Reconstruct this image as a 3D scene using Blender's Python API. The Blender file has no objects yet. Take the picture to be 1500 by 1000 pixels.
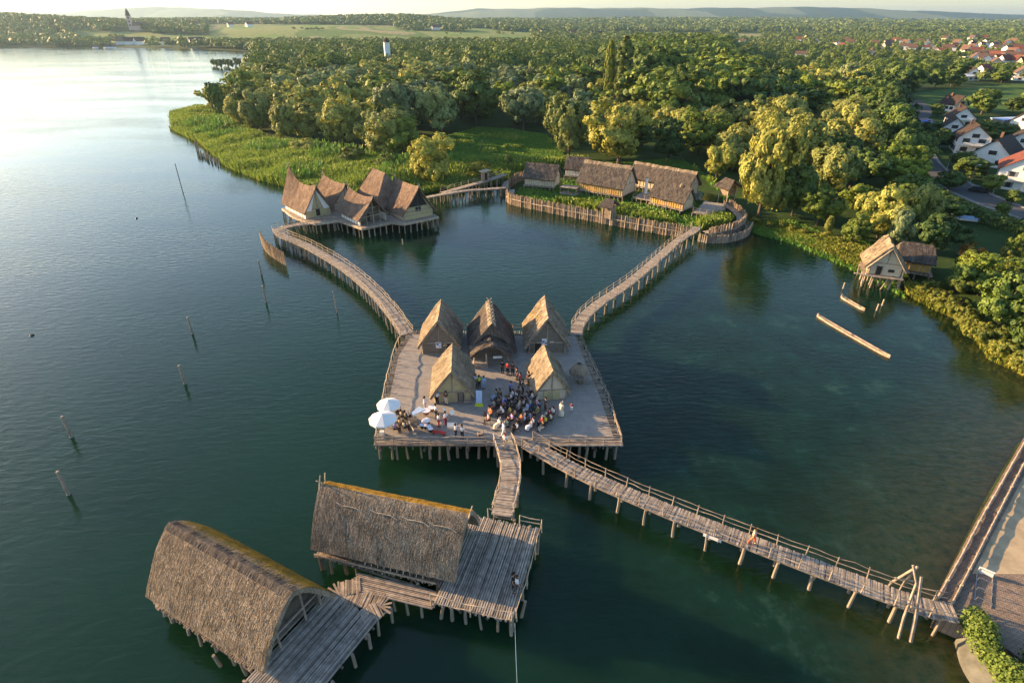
import bpy, math, random
import numpy as np
from mathutils import Vector, Matrix
rad = math.radians
SC = bpy.context.scene
COL = SC.collection

# ------------------------------------------------------------------ camera, sky, sun, exposure
CAM_H = 40.0
FPX = 845.0                       # focal length in pixels of the 1500 px wide photograph
PITCH = math.atan(470 / FPX)      # camera looks down this much
cam_d = bpy.data.cameras.new('camera'); cam = bpy.data.objects.new('camera', cam_d); COL.objects.link(cam)
cam_d.sensor_width = 36; cam_d.lens = 36 * FPX / 1500; cam_d.clip_start = 0.5; cam_d.clip_end = 40000
cam.location = (0, 0, CAM_H); cam.rotation_euler = (math.pi / 2 - PITCH, 0, 0)
SC.camera = cam

SUN_EL = rad(14.0)
SUN_AZ = math.atan2(0.345, -0.94)          # direction towards the sun in the ground plane
sun_dir = Vector((math.cos(SUN_AZ) * math.cos(SUN_EL), math.sin(SUN_AZ) * math.cos(SUN_EL), math.sin(SUN_EL)))
world = bpy.data.worlds.new('World'); SC.world = world; world.use_nodes = True
wn = world.node_tree; bg = wn.nodes['Background']
sky = wn.nodes.new('ShaderNodeTexSky'); sky.sky_type = 'NISHITA'; sky.sun_disc = False
sky.sun_elevation = SUN_EL; sky.sun_rotation = math.atan2(sun_dir.x, sun_dir.y)
sky.altitude = 400; sky.air_density = 1.0; sky.dust_density = 1.3; sky.ozone_density = 1.7
wn.links.new(sky.outputs[0], bg.inputs[0]); bg.inputs[1].default_value = 0.1
sun_d = bpy.data.lights.new('sun', 'SUN'); sun = bpy.data.objects.new('sun', sun_d); COL.objects.link(sun)
sun_d.energy = 5.0; sun_d.angle = rad(0.5); sun_d.color = (1.0, 0.64, 0.31)
sun.rotation_euler = sun_dir.to_track_quat('Z', 'Y').to_euler()
SC.view_settings.view_transform = 'Standard'; SC.view_settings.look = 'None'
SC.view_settings.exposure = 1.7; SC.view_settings.gamma = 1
SC.cycles.max_bounces = 5; SC.cycles.diffuse_bounces = 2; SC.cycles.glossy_bounces = 2
SC.cycles.transmission_bounces = 2; SC.cycles.volume_bounces = 0; SC.cycles.transparent_max_bounces = 4
SC.cycles.use_denoising = True

# ------------------------------------------------------------------ measuring helpers
CP, SP = math.cos(PITCH), math.sin(PITCH)
def G(px, py, z=0.0):
    """ground position of something seen at this place of the 1500x1000 photograph, at height z"""
    u = px - 750; v = 500 - py
    dx, dy, dz = u, FPX * CP + v * SP, -FPX * SP + v * CP
    t = (z - CAM_H) / dz
    return (dx * t, dy * t)
def PR(x, y, z=0.0):
    zc = y * CP + (CAM_H - z) * SP
    return 750 + FPX * x / zc, 500 - FPX * (y * SP - (CAM_H - z) * CP) / zc
def SCL(x, y, z=0.0): return FPX / (y * CP + (CAM_H - z) * SP)
def HPX(px, py, h, z=0.0):
    """height in metres of something h photograph pixels tall standing at px,py"""
    x, y = G(px, py, z); a = 0.1
    while PR(x, y, z + a)[1] > py - h and a < 80: a += 0.1
    return a

# ------------------------------------------------------------------ materials
def new_mat(name, rough=0.8, spec=0.3):
    m = bpy.data.materials.new(name); m.use_nodes = True
    b = m.node_tree.nodes['Principled BSDF']
    b.inputs['Roughness'].default_value = rough
    b.inputs['Specular IOR Level'].default_value = spec
    return m, m.node_tree, b
def ramp(nt, cols, pos=None):
    r = nt.nodes.new('ShaderNodeValToRGB'); e = r.color_ramp.elements
    n = len(cols)
    while len(e) < n: e.new(0.5)
    for i, c in enumerate(cols):
        e[i].position = pos[i] if pos else i / (n - 1); e[i].color = (*c, 1)
    return r
def noise(nt, scale, detail=4, coord='Object', stretch=None, rough=0.6):
    tc = nt.nodes.new('ShaderNodeTexCoord'); n = nt.nodes.new('ShaderNodeTexNoise')
    n.inputs['Scale'].default_value = scale; n.inputs['Detail'].default_value = detail; n.inputs['Roughness'].default_value = rough
    if stretch:
        mp = nt.nodes.new('ShaderNodeMapping'); mp.inputs['Scale'].default_value = stretch
        nt.links.new(tc.outputs[coord], mp.inputs[0]); nt.links.new(mp.outputs[0], n.inputs['Vector'])
    else: nt.links.new(tc.outputs[coord], n.inputs['Vector'])
    return n
def mixc(nt, a, b, fac, mode='MIX'):
    m = nt.nodes.new('ShaderNodeMix'); m.data_type = 'RGBA'; m.blend_type = mode
    for sock, v in ((m.inputs[6], a), (m.inputs[7], b), (m.inputs[0], fac)):
        if hasattr(v, 'links') or hasattr(v, 'is_linked'): nt.links.new(v, sock)
        elif isinstance(v, (int, float)): sock.default_value = v
        else: sock.default_value = (*v, 1)
    return m.outputs[2]
def bump(nt, b, h, strength, dist=0.05):
    n = nt.nodes.new('ShaderNodeBump'); n.inputs['Strength'].default_value = strength; n.inputs['Distance'].default_value = dist
    nt.links.new(h, n.inputs['Height']); nt.links.new(n.outputs[0], b.inputs['Normal']); return n
def island(nt):
    return nt.nodes.new('ShaderNodeNewGeometry').outputs['Random Per Island']

def m_plain(name, c, rough=0.7, var=0.12, scale=3.0, spec=0.3, metal=0):
    m, nt, b = new_mat(name, rough, spec); b.inputs['Metallic'].default_value = metal
    n = noise(nt, scale, 4)
    lo = tuple(x * (1 - var) for x in c); hi = tuple(min(1, x * (1 + var)) for x in c)
    r = ramp(nt, [lo, hi], [0.3, 0.7]); nt.links.new(n.outputs[0], r.inputs[0]); nt.links.new(r.outputs[0], b.inputs['Base Color'])
    return m
def m_wood(name, cols, scale=2.0, rough=0.85, st=(1, 1, 1)):
    m, nt, b = new_mat(name, rough, 0.2)
    r = ramp(nt, cols); nt.links.new(island(nt), r.inputs[0])
    n = noise(nt, scale, 5, stretch=st)
    r2 = ramp(nt, [(0.55,) * 3, (1.25,) * 3], [0.3, 0.7]); nt.links.new(n.outputs[0], r2.inputs[0])
    nt.links.new(mixc(nt, r.outputs[0], r2.outputs[0], 1.0, 'MULTIPLY'), b.inputs['Base Color'])
    bump(nt, b, n.outputs[0], 0.5, 0.03)
    return m
def m_leaf(name, cols, trans=0.25, ovar=0.35):
    cols = [(c[0] * 1.38, c[1] * 1.36, c[2] * 1.2) for c in cols]
    m, nt, b = new_mat(name, 0.6, 0.25)
    r = ramp(nt, cols); nt.links.new(island(nt), r.inputs[0])
    oi = nt.nodes.new('ShaderNodeObjectInfo')
    r2 = ramp(nt, [(1 - ovar, 1 - ovar * .8, 1 - ovar * .6), (1.05, 1.0, 0.9), (1 + ovar, 1 + ovar * .75, 1.0)])
    nt.links.new(oi.outputs['Random'], r2.inputs[0])
    c = mixc(nt, r.outputs[0], r2.outputs[0], 1.0, 'MULTIPLY')
    nt.links.new(c, b.inputs['Base Color'])
    t = nt.nodes.new('ShaderNodeBsdfTranslucent'); nt.links.new(c, t.inputs[0])
    mx = nt.nodes.new('ShaderNodeMixShader'); mx.inputs[0].default_value = trans
    nt.links.new(b.outputs[0], mx.inputs[1]); nt.links.new(t.outputs[0], mx.inputs[2])
    nt.links.new(mx.outputs[0], nt.nodes['Material Output'].inputs[0])
    return m
def m_thatch(name, cols, moss=None, mosspos=(0.55, 0.7)):
    m, nt, b = new_mat(name, 0.95, 0.1)
    n1 = noise(nt, 0.9, 6, rough=0.7); n2 = noise(nt, 14, 3, stretch=(1, 1, 0.16))
    r = ramp(nt, cols); nt.links.new(island(nt), r.inputs[0])
    r1 = ramp(nt, [(0.55,) * 3, (1.3,) * 3], [0.3, 0.72]); nt.links.new(n1.outputs[0], r1.inputs[0])
    r2 = ramp(nt, [(0.55,) * 3, (1.3,) * 3], [0.35, 0.68]); nt.links.new(n2.outputs[0], r2.inputs[0])
    c = mixc(nt, mixc(nt, r.outputs[0], r1.outputs[0], 1.0, 'MULTIPLY'), r2.outputs[0], 1.0, 'MULTIPLY')
    if moss:
        n3 = noise(nt, 0.7, 5); r3 = ramp(nt, [(0, 0, 0), (1, 1, 1)], mosspos); nt.links.new(n3.outputs[0], r3.inputs[0])
        c = mixc(nt, c, moss, r3.outputs[0])
    nt.links.new(c, b.inputs['Base Color'])
    bump(nt, b, n2.outputs[0], 0.9, 0.08)
    return m
M = {}
M['thatch_grey'] = m_thatch('thatch_grey', [(.145, .115, .085), (.29, .235, .175), (.50, .405, .30)])
M['thatch_gold'] = m_thatch('thatch_gold', [(.22, .175, .12), (.31, .25, .18), (.40, .33, .235)])
M['thatch_brown'] = m_thatch('thatch_brown', [(.17, .12, .09), (.23, .165, .125), (.28, .20, .155)])
M['thatch_dark'] = m_thatch('thatch_dark', [(.09, .078, .07), (.135, .115, .10), (.18, .155, .13)])
M['thatch_moss'] = m_thatch('thatch_moss', [(.20, .15, .03), (.32, .22, .04), (.42, .25, .04)], (.16, .16, .03))
M['log'] = m_wood('log', [(.20, .165, .135), (.33, .27, .215), (.44, .36, .28)])
M['log_pale'] = m_wood('log_pale', [(.34, .27, .20), (.46, .37, .27), (.56, .46, .34)])
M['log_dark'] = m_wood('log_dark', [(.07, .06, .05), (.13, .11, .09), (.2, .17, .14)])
M['pile'] = m_wood('pile', [(.17, .15, .12), (.27, .23, .18), (.38, .32, .25)])
M['stake'] = m_wood('stake', [(.16, .125, .09), (.28, .215, .155), (.38, .30, .22)])
M['plank'] = m_wood('plank', [(.23, .20, .17), (.34, .295, .25), (.44, .39, .33)])
M['board'] = m_wood('board', [(.16, .14, .115), (.22, .19, .155)], st=(1, 1, 9))
M['thatch_orange'] = m_thatch('thatch_orange', [(.34, .19, .03), (.46, .26, .04), (.55, .34, .07)], (.30, .24, .05), (.6, .75))
M['clay'] = m_plain('clay', (.42, .36, .20), .9, .15)
M['clay_pale'] = m_plain('clay_pale', (.55, .48, .36), .9, .12)
M['clay_orange'] = m_plain('clay_orange', (.58, .34, .09), .9, .2)
M['white'] = m_plain('white', (.78, .77, .74), .7, .05)
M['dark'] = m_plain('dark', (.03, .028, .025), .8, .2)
M['black'] = m_plain('black', (.02, .02, .022), .4, .2)
M['glass'] = m_plain('glass', (.03, .04, .05), .08, .1, spec=.6)
M['white_paint'] = m_plain('white_paint', (.80, .79, .76), .6, .05, 1.0)
M['roof_red'] = m_wood('roof_red', [(.17, .055, .04), (.21, .075, .05)], 1.5)
M['roof_orange'] = m_wood('roof_orange', [(.14, .085, .06), (.18, .11, .08)], 1.5)
M['roof_brown'] = m_wood('roof_brown', [(.045, .033, .03), (.065, .047, .04)], 1.5)
M['canvas'] = m_plain('canvas', (.84, .83, .80), .8, .03)
M['skin'] = m_plain('skin', (.55, .33, .23), .6, .08)
M['metal'] = m_plain('metal', (.4, .4, .42), .35, .1, metal=.8)
M['drumhead'] = m_plain('drumhead', (.68, .68, .74), .5, .04)
M['copper'] = m_plain('copper', (.35, .10, .05), .35, .1, metal=.4)
M['rope'] = m_plain('rope', (.16, .28, .38), .6, .1)
M['concrete'] = m_plain('concrete', (.21, .21, .20), .9, .25, .8)
M['old_concrete'] = m_plain('old_concrete', (.12, .12, .105), .9, .4, .7)
M['asphalt'] = m_plain('asphalt', (.075, .078, .082), .9, .2, .5)
M['bark'] = m_plain('bark', (.10, .08, .06), .95, .3, 6)
M['blue'] = m_plain('blue', (.03, .12, .38), .5, .2)
M['willow'] = m_leaf('willow_leaves', [(.15, .18, .055), (.22, .25, .075), (.30, .32, .10)])
M['gold_willow'] = m_leaf('yellow_willow_leaves', [(.17, .20, .05), (.25, .27, .065), (.34, .34, .10)], .3)
M['grey_willow'] = m_leaf('grey_willow_leaves', [(.10, .15, .075), (.155, .205, .10), (.21, .255, .14)], .2)
M['broad'] = m_leaf('broadleaf_leaves', [(.075, .12, .022), (.115, .17, .032), (.17, .22, .045)])
M['deep'] = m_leaf('dark_leaves', [(.040, .075, .02), (.065, .11, .028), (.095, .145, .035)], .15)
M['poplar'] = m_leaf('poplar_leaves', [(.09, .13, .03), (.14, .18, .04), (.19, .22, .055)])
M['shrub'] = m_leaf('shrub_leaves', [(.07, .11, .02), (.12, .15, .03), (.19, .18, .04)])
M['rust'] = m_leaf('rust_leaves', [(.20, .09, .02), (.32, .17, .03), (.2, .16, .04)])
M['reed'] = m_leaf('reed_leaves', [(.09, .155, .028), (.14, .205, .038), (.20, .25, .05)], .3, .05)
M['grass'] = m_leaf('grass_leaves', [(.06, .14, .03), (.085, .18, .035), (.12, .21, .04)], .25, .05)
M['forest_far'] = m_leaf('forest_leaves', [(.05, .09, .024), (.085, .125, .032), (.13, .165, .045)], .15, .05)
CLOTH = {}
def cloth(n, c): CLOTH[n] = m_plain('cloth_' + n.replace(' ', '_'), c, .85, .1)
for n, c in dict(white=(.78, .78, .80), black=(.02, .02, .022), grey=(.22, .23, .25), blue=(.12, .20, .55), red=(.5, .05, .04),
                 orange=(.75, .16, .05), yellow=(.60, .48, .10), olive=(.20, .21, .08), tan=(.45, .35, .22), cream=(.68, .62, .48),
                 violet=(.32, .26, .60), teal=(.04, .20, .18), brown=(.14, .08, .05), pink=(.70, .42, .38), maroon=(.22, .03, .05)).items(): cloth(n, c)
cloth('light blue', (.38, .52, .75)); cloth('lime yellow', (.60, .68, .06)); cloth('dark grey', (.07, .075, .08))
M['hair_dark'] = m_plain('hair_dark', (.03, .02, .015)); M['hair_brown'] = m_plain('hair_brown', (.12, .06, .03))
M['hair_grey'] = m_plain('hair_grey', (.45, .43, .41)); M['hair_red'] = m_plain('hair_red', (.25, .06, .02))

# ------------------------------------------------------------------ object helpers
def tag(o, label=None, cat=None, group=None, kind=None):
    if label: o['label'] = label
    if cat: o['category'] = cat
    if group: o['group'] = group
    if kind: o['kind'] = kind
    return o
def thing(name, label, cat, loc=(0, 0, 0), group=None, rz=0):
    o = bpy.data.objects.new(name, None); COL.objects.link(o); o.empty_display_size = 0.3
    o.location = loc; o.rotation_euler = (0, 0, rz); return tag(o, label, cat, group)
def wloc(p):
    v = Vector((0, 0, 0))
    while p is not None: v += p.location; p = p.parent
    return v
def link_mesh(name, me, mat, parent=None, local=False, loc=None):
    """world-built geometry hung on a parent that is not turned"""
    o = bpy.data.objects.new(name, me); COL.objects.link(o)
    for m in (mat if isinstance(mat, (list, tuple)) else [mat]):
        if len(me.materials) < (len(mat) if isinstance(mat, (list, tuple)) else 1): me.materials.append(m)
    if parent is not None:
        o.parent = parent
        if not local:
            w = wloc(parent); me.transform(Matrix.Translation(-w))
    elif loc is not None:
        me.transform(Matrix.Translation(-Vector(loc))); o.location = loc
    return o
class MB:
    def __init__(s): s.v = []; s.f = []; s.mi = []; s.m = 0
    def add(s, vs, fs):
        k = len(s.v); s.v += [tuple(v) for v in vs]; s.f += [tuple(i + k for i in f) for f in fs]; s.mi += [s.m] * len(fs); return s
    def box(s, c, size, rz=0, tilt=0):
        x, y, z = (d / 2 for d in size); ca, sa = math.cos(rz), math.sin(rz)
        vs = []
        for dx, dy, dz in ((-x, -y, -z), (x, -y, -z), (x, y, -z), (-x, y, -z), (-x, -y, z), (x, -y, z), (x, y, z), (-x, y, z)):
            dz2 = dz + dx * tilt
            vs.append((c[0] + dx * ca - dy * sa, c[1] + dx * sa + dy * ca, c[2] + dz2))
        return s.add(vs, [(3, 2, 1, 0), (4, 5, 6, 7), (0, 1, 5, 4), (1, 2, 6, 5), (2, 3, 7, 6), (3, 0, 4, 7)])
    def tube(s, pts, r, n=6, caps=True):
        pts = [Vector(p) for p in pts]; k = len(pts)
        rs = r if isinstance(r, (list, tuple)) else [r] * k
        vs = []; prev = None
        for i, p in enumerate(pts):
            d = (pts[min(i + 1, k - 1)] - pts[max(i - 1, 0)]).normalized()
            a = Vector((0, 0, 1)) if abs(d.z) < 0.9 else Vector((0, 1, 0))
            if prev is None: u = d.cross(a).normalized()
            else: u = (prev - d * prev.dot(d)).normalized()
            prev = u; w = d.cross(u)
            for j in range(n):
                t = 2 * math.pi * j / n; vs.append(p + (u * math.cos(t) + w * math.sin(t)) * rs[i])
        fs = [(i * n + j, i * n + (j + 1) % n, (i + 1) * n + (j + 1) % n, (i + 1) * n + j) for i in range(k - 1) for j in range(n)]
        if caps: fs += [tuple(range(n - 1, -1, -1)), tuple(range((k - 1) * n, k * n))]
        return s.add(vs, fs)
    def prism(s, poly, z0, z1):
        n = len(poly)
        vs = [(p[0], p[1], z0) for p in poly] + [(p[0], p[1], z1) for p in poly]
        return s.add(vs, [tuple(range(n - 1, -1, -1)), tuple(range(n, 2 * n))] + [(i, (i + 1) % n, n + (i + 1) % n, n + i) for i in range(n)])
    def slab(s, pts, thick, nrm):
        """flat polygon given by 3-D points, made thick along nrm"""
        n = len(pts); o = Vector(nrm) * thick
        vs = [Vector(p) for p in pts] + [Vector(p) + o for p in pts]
        return s.add(vs, [tuple(range(n - 1, -1, -1)), tuple(range(n, 2 * n))] + [(i, (i + 1) % n, n + (i + 1) % n, n + i) for i in range(n)])
    def disc(s, c, r, h, n=14, r2=None):
        return s.tube([c, (c[0], c[1], c[2] + h)], [r, r2 or r], n)
    def mesh(s, name):
        me = bpy.data.meshes.new(name); me.from_pydata(s.v, [], s.f)
        if any(s.mi): me.polygons.foreach_set('material_index', s.mi)
        me.update(); return me
    def build(s, name, mat, parent=None, local=False, loc=None):
        return link_mesh(name, s.mesh(name), mat, parent, local, loc)
def npmesh(name, V, nq, smooth=False):
    """V: (4*nq,3) vertices, each four one quad"""
    me = bpy.data.meshes.new(name)
    me.vertices.add(len(V)); me.vertices.foreach_set('co', np.asarray(V, np.float32).ravel())
    me.loops.add(nq * 4); me.loops.foreach_set('vertex_index', np.arange(nq * 4, dtype=np.int32))
    me.polygons.add(nq); me.polygons.foreach_set('loop_start', np.arange(0, nq * 4, 4, dtype=np.int32))
    me.update(calc_edges=True); return me
def catmull(pts, step=0.6):
    P = [Vector((*p, 0)) if len(p) == 2 else Vector(p) for p in pts]
    P = [P[0] * 2 - P[1]] + P + [P[-1] * 2 - P[-2]]; out = []
    for i in range(1, len(P) - 2):
        n = max(2, int((P[i + 1] - P[i]).length / step))
        for k in range(n):
            t = k / n; a, b, c, d = P[i - 1:i + 3]
            out.append(0.5 * ((2 * b) + (c - a) * t + (2 * a - 5 * b + 4 * c - d) * t * t + (3 * b - a - 3 * c + d) * t ** 3))
    out.append(P[-2]); return out
def resample(path, step):
    out = [path[0]]; acc = 0
    for a, b in zip(path, path[1:]):
        L = (b - a).length; acc += L
        while acc >= step and L > 0:
            acc -= step; out.append(b + (a - b) * (acc / L))
    return out
def tangent(path, i): return (path[min(i + 1, len(path) - 1)] - path[max(i - 1, 0)]).normalized()
def offset(path, d):
    o = []
    for i, p in enumerate(path):
        t = tangent(path, i); o.append(p + Vector((-t.y, t.x, 0)) * d)
    return o
R = random.Random(7)

# pile meshes shared by every pile
PILE = []
for k in range(5):
    rr = random.Random(k + 40); mb = MB()
    bx, by = rr.uniform(-.25, .25), rr.uniform(-.25, .25)
    vs = [(cx + q * math.cos(2 * math.pi * j / 8), cy + q * math.sin(2 * math.pi * j / 8), z) for cx, cy, z, q in ((0, 0, 0, 1.15), (bx * 2, by * 2, .35, 1.08), (bx * 3, by * 2.4, .7, 1.0), (bx * 2, by, 1, .9)) for j in range(8)]
    mb.add(vs, [(i * 8 + j, i * 8 + (j + 1) % 8, i * 8 + 8 + (j + 1) % 8, i * 8 + 8 + j) for i in range(3) for j in range(8)] + [tuple(range(24, 32))])
    me = mb.mesh('pile'); me.materials.append(M['pile']); PILE.append(me)
def pile(parent, x, y, ztop, r=0.12, zbot=-1.6, name='pile', lean=0.05):
    o = bpy.data.objects.new(name, R.choice(PILE)); COL.objects.link(o); o.parent = parent
    w = wloc(parent); h = ztop - zbot
    o.location = (x - w.x, y - w.y, zbot - w.z); o.scale = (r, r, h)
    o.rotation_euler = (R.gauss(0, lean) , R.gauss(0, lean), 0) if lean else (0, 0, 0); return o
def piles_poly(parent, corners, z, step=1.6, r=.13, inner=3.0):
    """piles along the edges and a few inside of a deck outline"""
    n = 0
    for a, b in zip(corners, corners[1:] + corners[:1]):
        L = math.dist(a, b); k = max(1, round(L / step))
        for i in range(k):
            t = (i + R.uniform(-.15, .15)) / k
            if n < 96: pile(parent, a[0] + (b[0] - a[0]) * t, a[1] + (b[1] - a[1]) * t, z, r * R.uniform(.75, 1.25)); n += 1
def railing(parent, pts, z, h=1.0, rails=(.5, 1.0), every=2.2, r=.037, rp=.048, mat='log_pale', low=0.0, name='railing', jit=.04):
    path = resample([Vector((p[0], p[1], p[2] if len(p) > 2 else z)) for p in pts], 0.9)
    mb = MB()
    for q in rails:
        mb.tube([(p.x + R.gauss(0, jit), p.y + R.gauss(0, jit), p.z + h * q + R.gauss(0, jit)) for p in path], [r * R.uniform(.75, 1.2) for _ in path], 5)
    o = mb.build(name, M[mat], parent)
    for p in resample(path, every):
        m2 = MB(); m2.tube([(p.x, p.y, p.z - low), (p.x + R.gauss(0, .04), p.y + R.gauss(0, .04), p.z + h * 1.1)], [rp * 1.1, rp * .9], 6)
        m2.build('railing_post', M[mat], o)
    return o
def planks(mb, path, width, z=None, step=.2, th=.06, over=.045, r=R):
    pts = resample(path, step)
    for i, p in enumerate(pts):
        t = tangent(pts, i); a = math.atan2(t.y, t.x) + math.pi / 2 + r.gauss(0, .02)
        mb.box((p.x + r.gauss(0, .02), p.y, p.z + r.gauss(0, .012)), (width + r.uniform(-over, over * 1.6), step * .88, th * r.uniform(.8, 1.2)), a)
    return mb
def walkway(name, label, pts, width=1.8, z=2.0, pile_step=1.5, rails=(1, 1), mat='plank', group=None, cat='footbridge', pr=.13, both=True, rail_mat='log_pale', logs=False, rh=1.0):
    path = catmull([p if len(p) > 2 else (*p, z) for p in pts])
    root = thing(name, label, cat, (path[0].x, path[0].y, 0), group)
    mb = MB(); planks(mb, path, width, step=.17, over=.05 if not logs else .16); mb.build('deck', M[mat], root)
    mb = MB()
    for s in (-.42, .42):
        mb.tube([(p.x, p.y, p.z - .17) for p in resample(offset(path, s * width), 2.0)], .1, 6)
    mb.build('stringer', M['log'], root)
    n = 0; rs = resample(path, pile_step)
    L = offset(rs, width * .42); Rr = offset(rs, -width * .42)
    cb = MB()
    for i, (a, b) in enumerate(zip(L, Rr)):
        if n > 94: break
        pile(root, a.x, a.y, a.z - .05, pr * R.uniform(.8, 1.2)); pile(root, b.x, b.y, b.z - .05, pr * R.uniform(.8, 1.2)); n += 2
        cb.tube([(a.x, a.y, a.z - .33), (b.x, b.y, b.z - .33)], .08, 6)
    cb.build('crossbeam', M['log'], root)
    if rails[0]: railing(root, [tuple(p) for p in offset(path, width * .5)], z, h=rh, mat=rail_mat)
    if rails[1]: railing(root, [tuple(p) for p in offset(path, -width * .5)], z, h=rh, mat=rail_mat)
    return root

# ------------------------------------------------------------------ land and water
LAND = [(-9000, 1150), (-1300, 1150), (-903, 1142), (-640, 1090), G(300, 72), G(370, 76), G(368, 88), G(362, 106), G(346, 126), G(324, 140),
        G(302, 156), G(252, 163), G(250, 186), G(283, 200), G(323, 227), G(353, 247), G(380, 258), G(420, 268), G(520, 283), G(600, 281), G(640, 268), G(700, 262), G(745, 262),
        (-3, 160), (2, 170), (30, 175), (55, 150), (56, 130), (59.6, 118.2), (61.9, 107.9), (65.5, 100.7), (67.2, 90), (69.2, 80.7), (66, 68), (68, 62),
        (76, 56), (74, 50), (55, 49.5), (44, 39.8), (34.6, 31.1), (32.8, 28.2), (32.4, 26.0), (31.6, 22.8), (34.5, 15), (40, 5), (60, -40), (9000, -40), (9000, 30000), (-9000, 30000)]
FORT = [(-.8, 143), (4, 138.7), (13, 132.5), (22.8, 125.6), (34.5, 117.5), (40.5, 115.5), (46.8, 119), (51.2, 124.5), (52, 130), (51.5, 139), (44, 152), (30, 166), (12, 171), (2, 166), (-.8, 152)]
def inside(poly, X, Y):
    c = np.zeros(X.shape, bool)
    for (x0, y0), (x1, y1) in zip(poly, poly[1:] + poly[:1]):
        if y0 == y1: continue
        m = ((y0 > Y) != (y1 > Y)) & (X < (x1 - x0) * (Y - y0) / (y1 - y0) + x0); c ^= m
    return c
def sdist(poly, X, Y):
    d = np.full(X.shape, 1e9)
    for (x0, y0), (x1, y1) in zip(poly, poly[1:] + poly[:1]):
        L2 = (x1 - x0) ** 2 + (y1 - y0) ** 2 + 1e-9
        t = np.clip(((X - x0) * (x1 - x0) + (Y - y0) * (y1 - y0)) / L2, 0, 1)
        d = np.minimum(d, np.hypot(X - x0 - t * (x1 - x0), Y - y0 - t * (y1 - y0)))
    return np.where(inside(poly, X, Y), d, -d)
HX = [-300, 0, 100, 200, 300, 400, 500, 600, 700, 850, 1000, 1200, 1500, 1800]
HZ = {900: [1] * 14, 1150: [1] * 14, 1230: [6, 6, 6, 5, 3, 2, 2, 1, 1, 1, 1, 1, 1, 1],
      1500: [44, 42, 36, 26, 19, 21, 20, 16, 11, 2, 2, 2, 2, 2], 1900: [52, 48, 38, 31, 29, 29, 27, 25, 19, 4, 3, 3, 4, 4],
      2500: [40, 36, 32, 32, 34, 34, 46, 48, 26, 14, 8, 6, 5, 5], 3500: [30, 30, 30, 30, 30, 30, 34, 34, 30, 26, 22, 20, 12, 8],
      5200: [20, 20, 20, 20, 20, 20, 24, 30, 34, 40, 44, 38, 26, 22], 7500: [30] * 14, 9200: [90, 140, 130, 200, 190, 130, 90, 100, 175, 190, 182, 200, 100, 70], 11500: [50] * 14}
HY = sorted(HZ); HT = np.array([HZ[y] for y in HY], float)
def hill(X, Y):
    X = np.asarray(X, float); Y = np.asarray(Y, float); px = 750 + 967 * X / np.maximum(Y, 1)
    ly = np.log(np.clip(Y, HY[0], HY[-1])); out = np.zeros(X.shape)
    cols = np.array([np.interp(px, HX, row) for row in HT]); lk = np.log(HY)
    k = np.clip(np.searchsorted(lk, ly) - 1, 0, len(HY) - 2)
    a = np.take_along_axis(cols, k[None], 0)[0]; b = np.take_along_axis(cols, k[None] + 1, 0)[0]
    t = (ly - lk[k]) / (lk[k + 1] - lk[k]); t = t * t * (3 - 2 * t)
    out = a + (b - a) * t
    w = np.clip((Y - 1300) / 1500, 0, 1)
    return out + w * (np.sin(X / 170 + Y / 310) * 2.0 + np.sin(X / 71 + 1.7) * 1.2) * np.clip(Y / 4000, .3, 3)
def ground(X, Y):
    X = np.atleast_1d(np.asarray(X, float)); Y = np.atleast_1d(np.asarray(Y, float))
    d = sdist(LAND, X, Y)
    z = np.where(d > 0, np.minimum(d * .12, 1.0), np.maximum(d * .15, -2.5))
    h = np.where(Y > 900, hill(X, Y), 1.0)
    z = np.where((d > 0) & (Y > 900), np.minimum(d * .12, h), z)
    f = sdist(FORT, X, Y)
    z = np.where(f > -.8, np.maximum(z, np.minimum(.25 + f * .1, .45)), z)
    z = z + np.where(d > 5, .25 * np.sin(X / 9) * np.sin(Y / 11), 0)
    return z
def gz(x, y): return float(ground(x, y)[0])

# zones of the photograph that are open ground, given by what one sees there
def zone(poly): return [G(x, y, 1) for x, y in poly]
MEADOW = zone([(655, 200), (700, 188), (745, 190), (800, 200), (830, 232), (900, 240), (1000, 237), (1040, 262), (1075, 290), (1020, 255), (850, 235), (770, 245), (745, 262), (700, 262), (650, 240)])
REEDS = zone([(250, 166), (300, 160), (318, 170), (335, 178), (400, 210), (440, 216), (520, 226), (600, 240), (690, 240), (745, 250), (745, 264), (640, 274), (600, 284), (520, 286), (420, 270), (380, 260), (330, 240), (290, 205), (252, 188)])
FIELD = zone([(1335, 137), (1420, 128), (1520, 122), (1520, 168), (1440, 172), (1400, 160), (1345, 155)])
VILLAGE = zone([(1296, 175), (1335, 140), (1345, 155), (1520, 166), (1520, 350), (1420, 310), (1370, 285), (1345, 262), (1330, 235), (1322, 205)])
BANK = zone([(1105, 318), (1160, 322), (1215, 345), (1270, 355), (1290, 380), (1330, 430), (1265, 395), (1160, 350), (1100, 335)])

NR, NA = 470, 440
rr_ = np.concatenate([np.linspace(14, 60, 60, endpoint=False), np.geomspace(60, 13000, NR - 60)])
aa_ = np.radians(np.linspace(-62, 62, NA))
RR, AA = np.meshgrid(rr_, aa_, indexing='ij'); GX = RR * np.sin(AA); GY = RR * np.cos(AA)
GZ = ground(GX.ravel(), GY.ravel())
rs_ = np.random.RandomState(3)
def vnoise(X, Y, s, seed=0):
    """smooth value noise"""
    r_ = np.random.RandomState(seed); T = r_.rand(256, 256)
    u = X / s; v = Y / s; i = np.floor(u).astype(int); j = np.floor(v).astype(int); fu = u - i; fv = v - j
    fu = fu * fu * (3 - 2 * fu); fv = fv * fv * (3 - 2 * fv)
    g = lambda a, b: T[a % 256, b % 256]
    return (g(i, j) * (1 - fu) + g(i + 1, j) * fu) * (1 - fv) + (g(i, j + 1) * (1 - fu) + g(i + 1, j + 1) * fu) * fv
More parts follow.
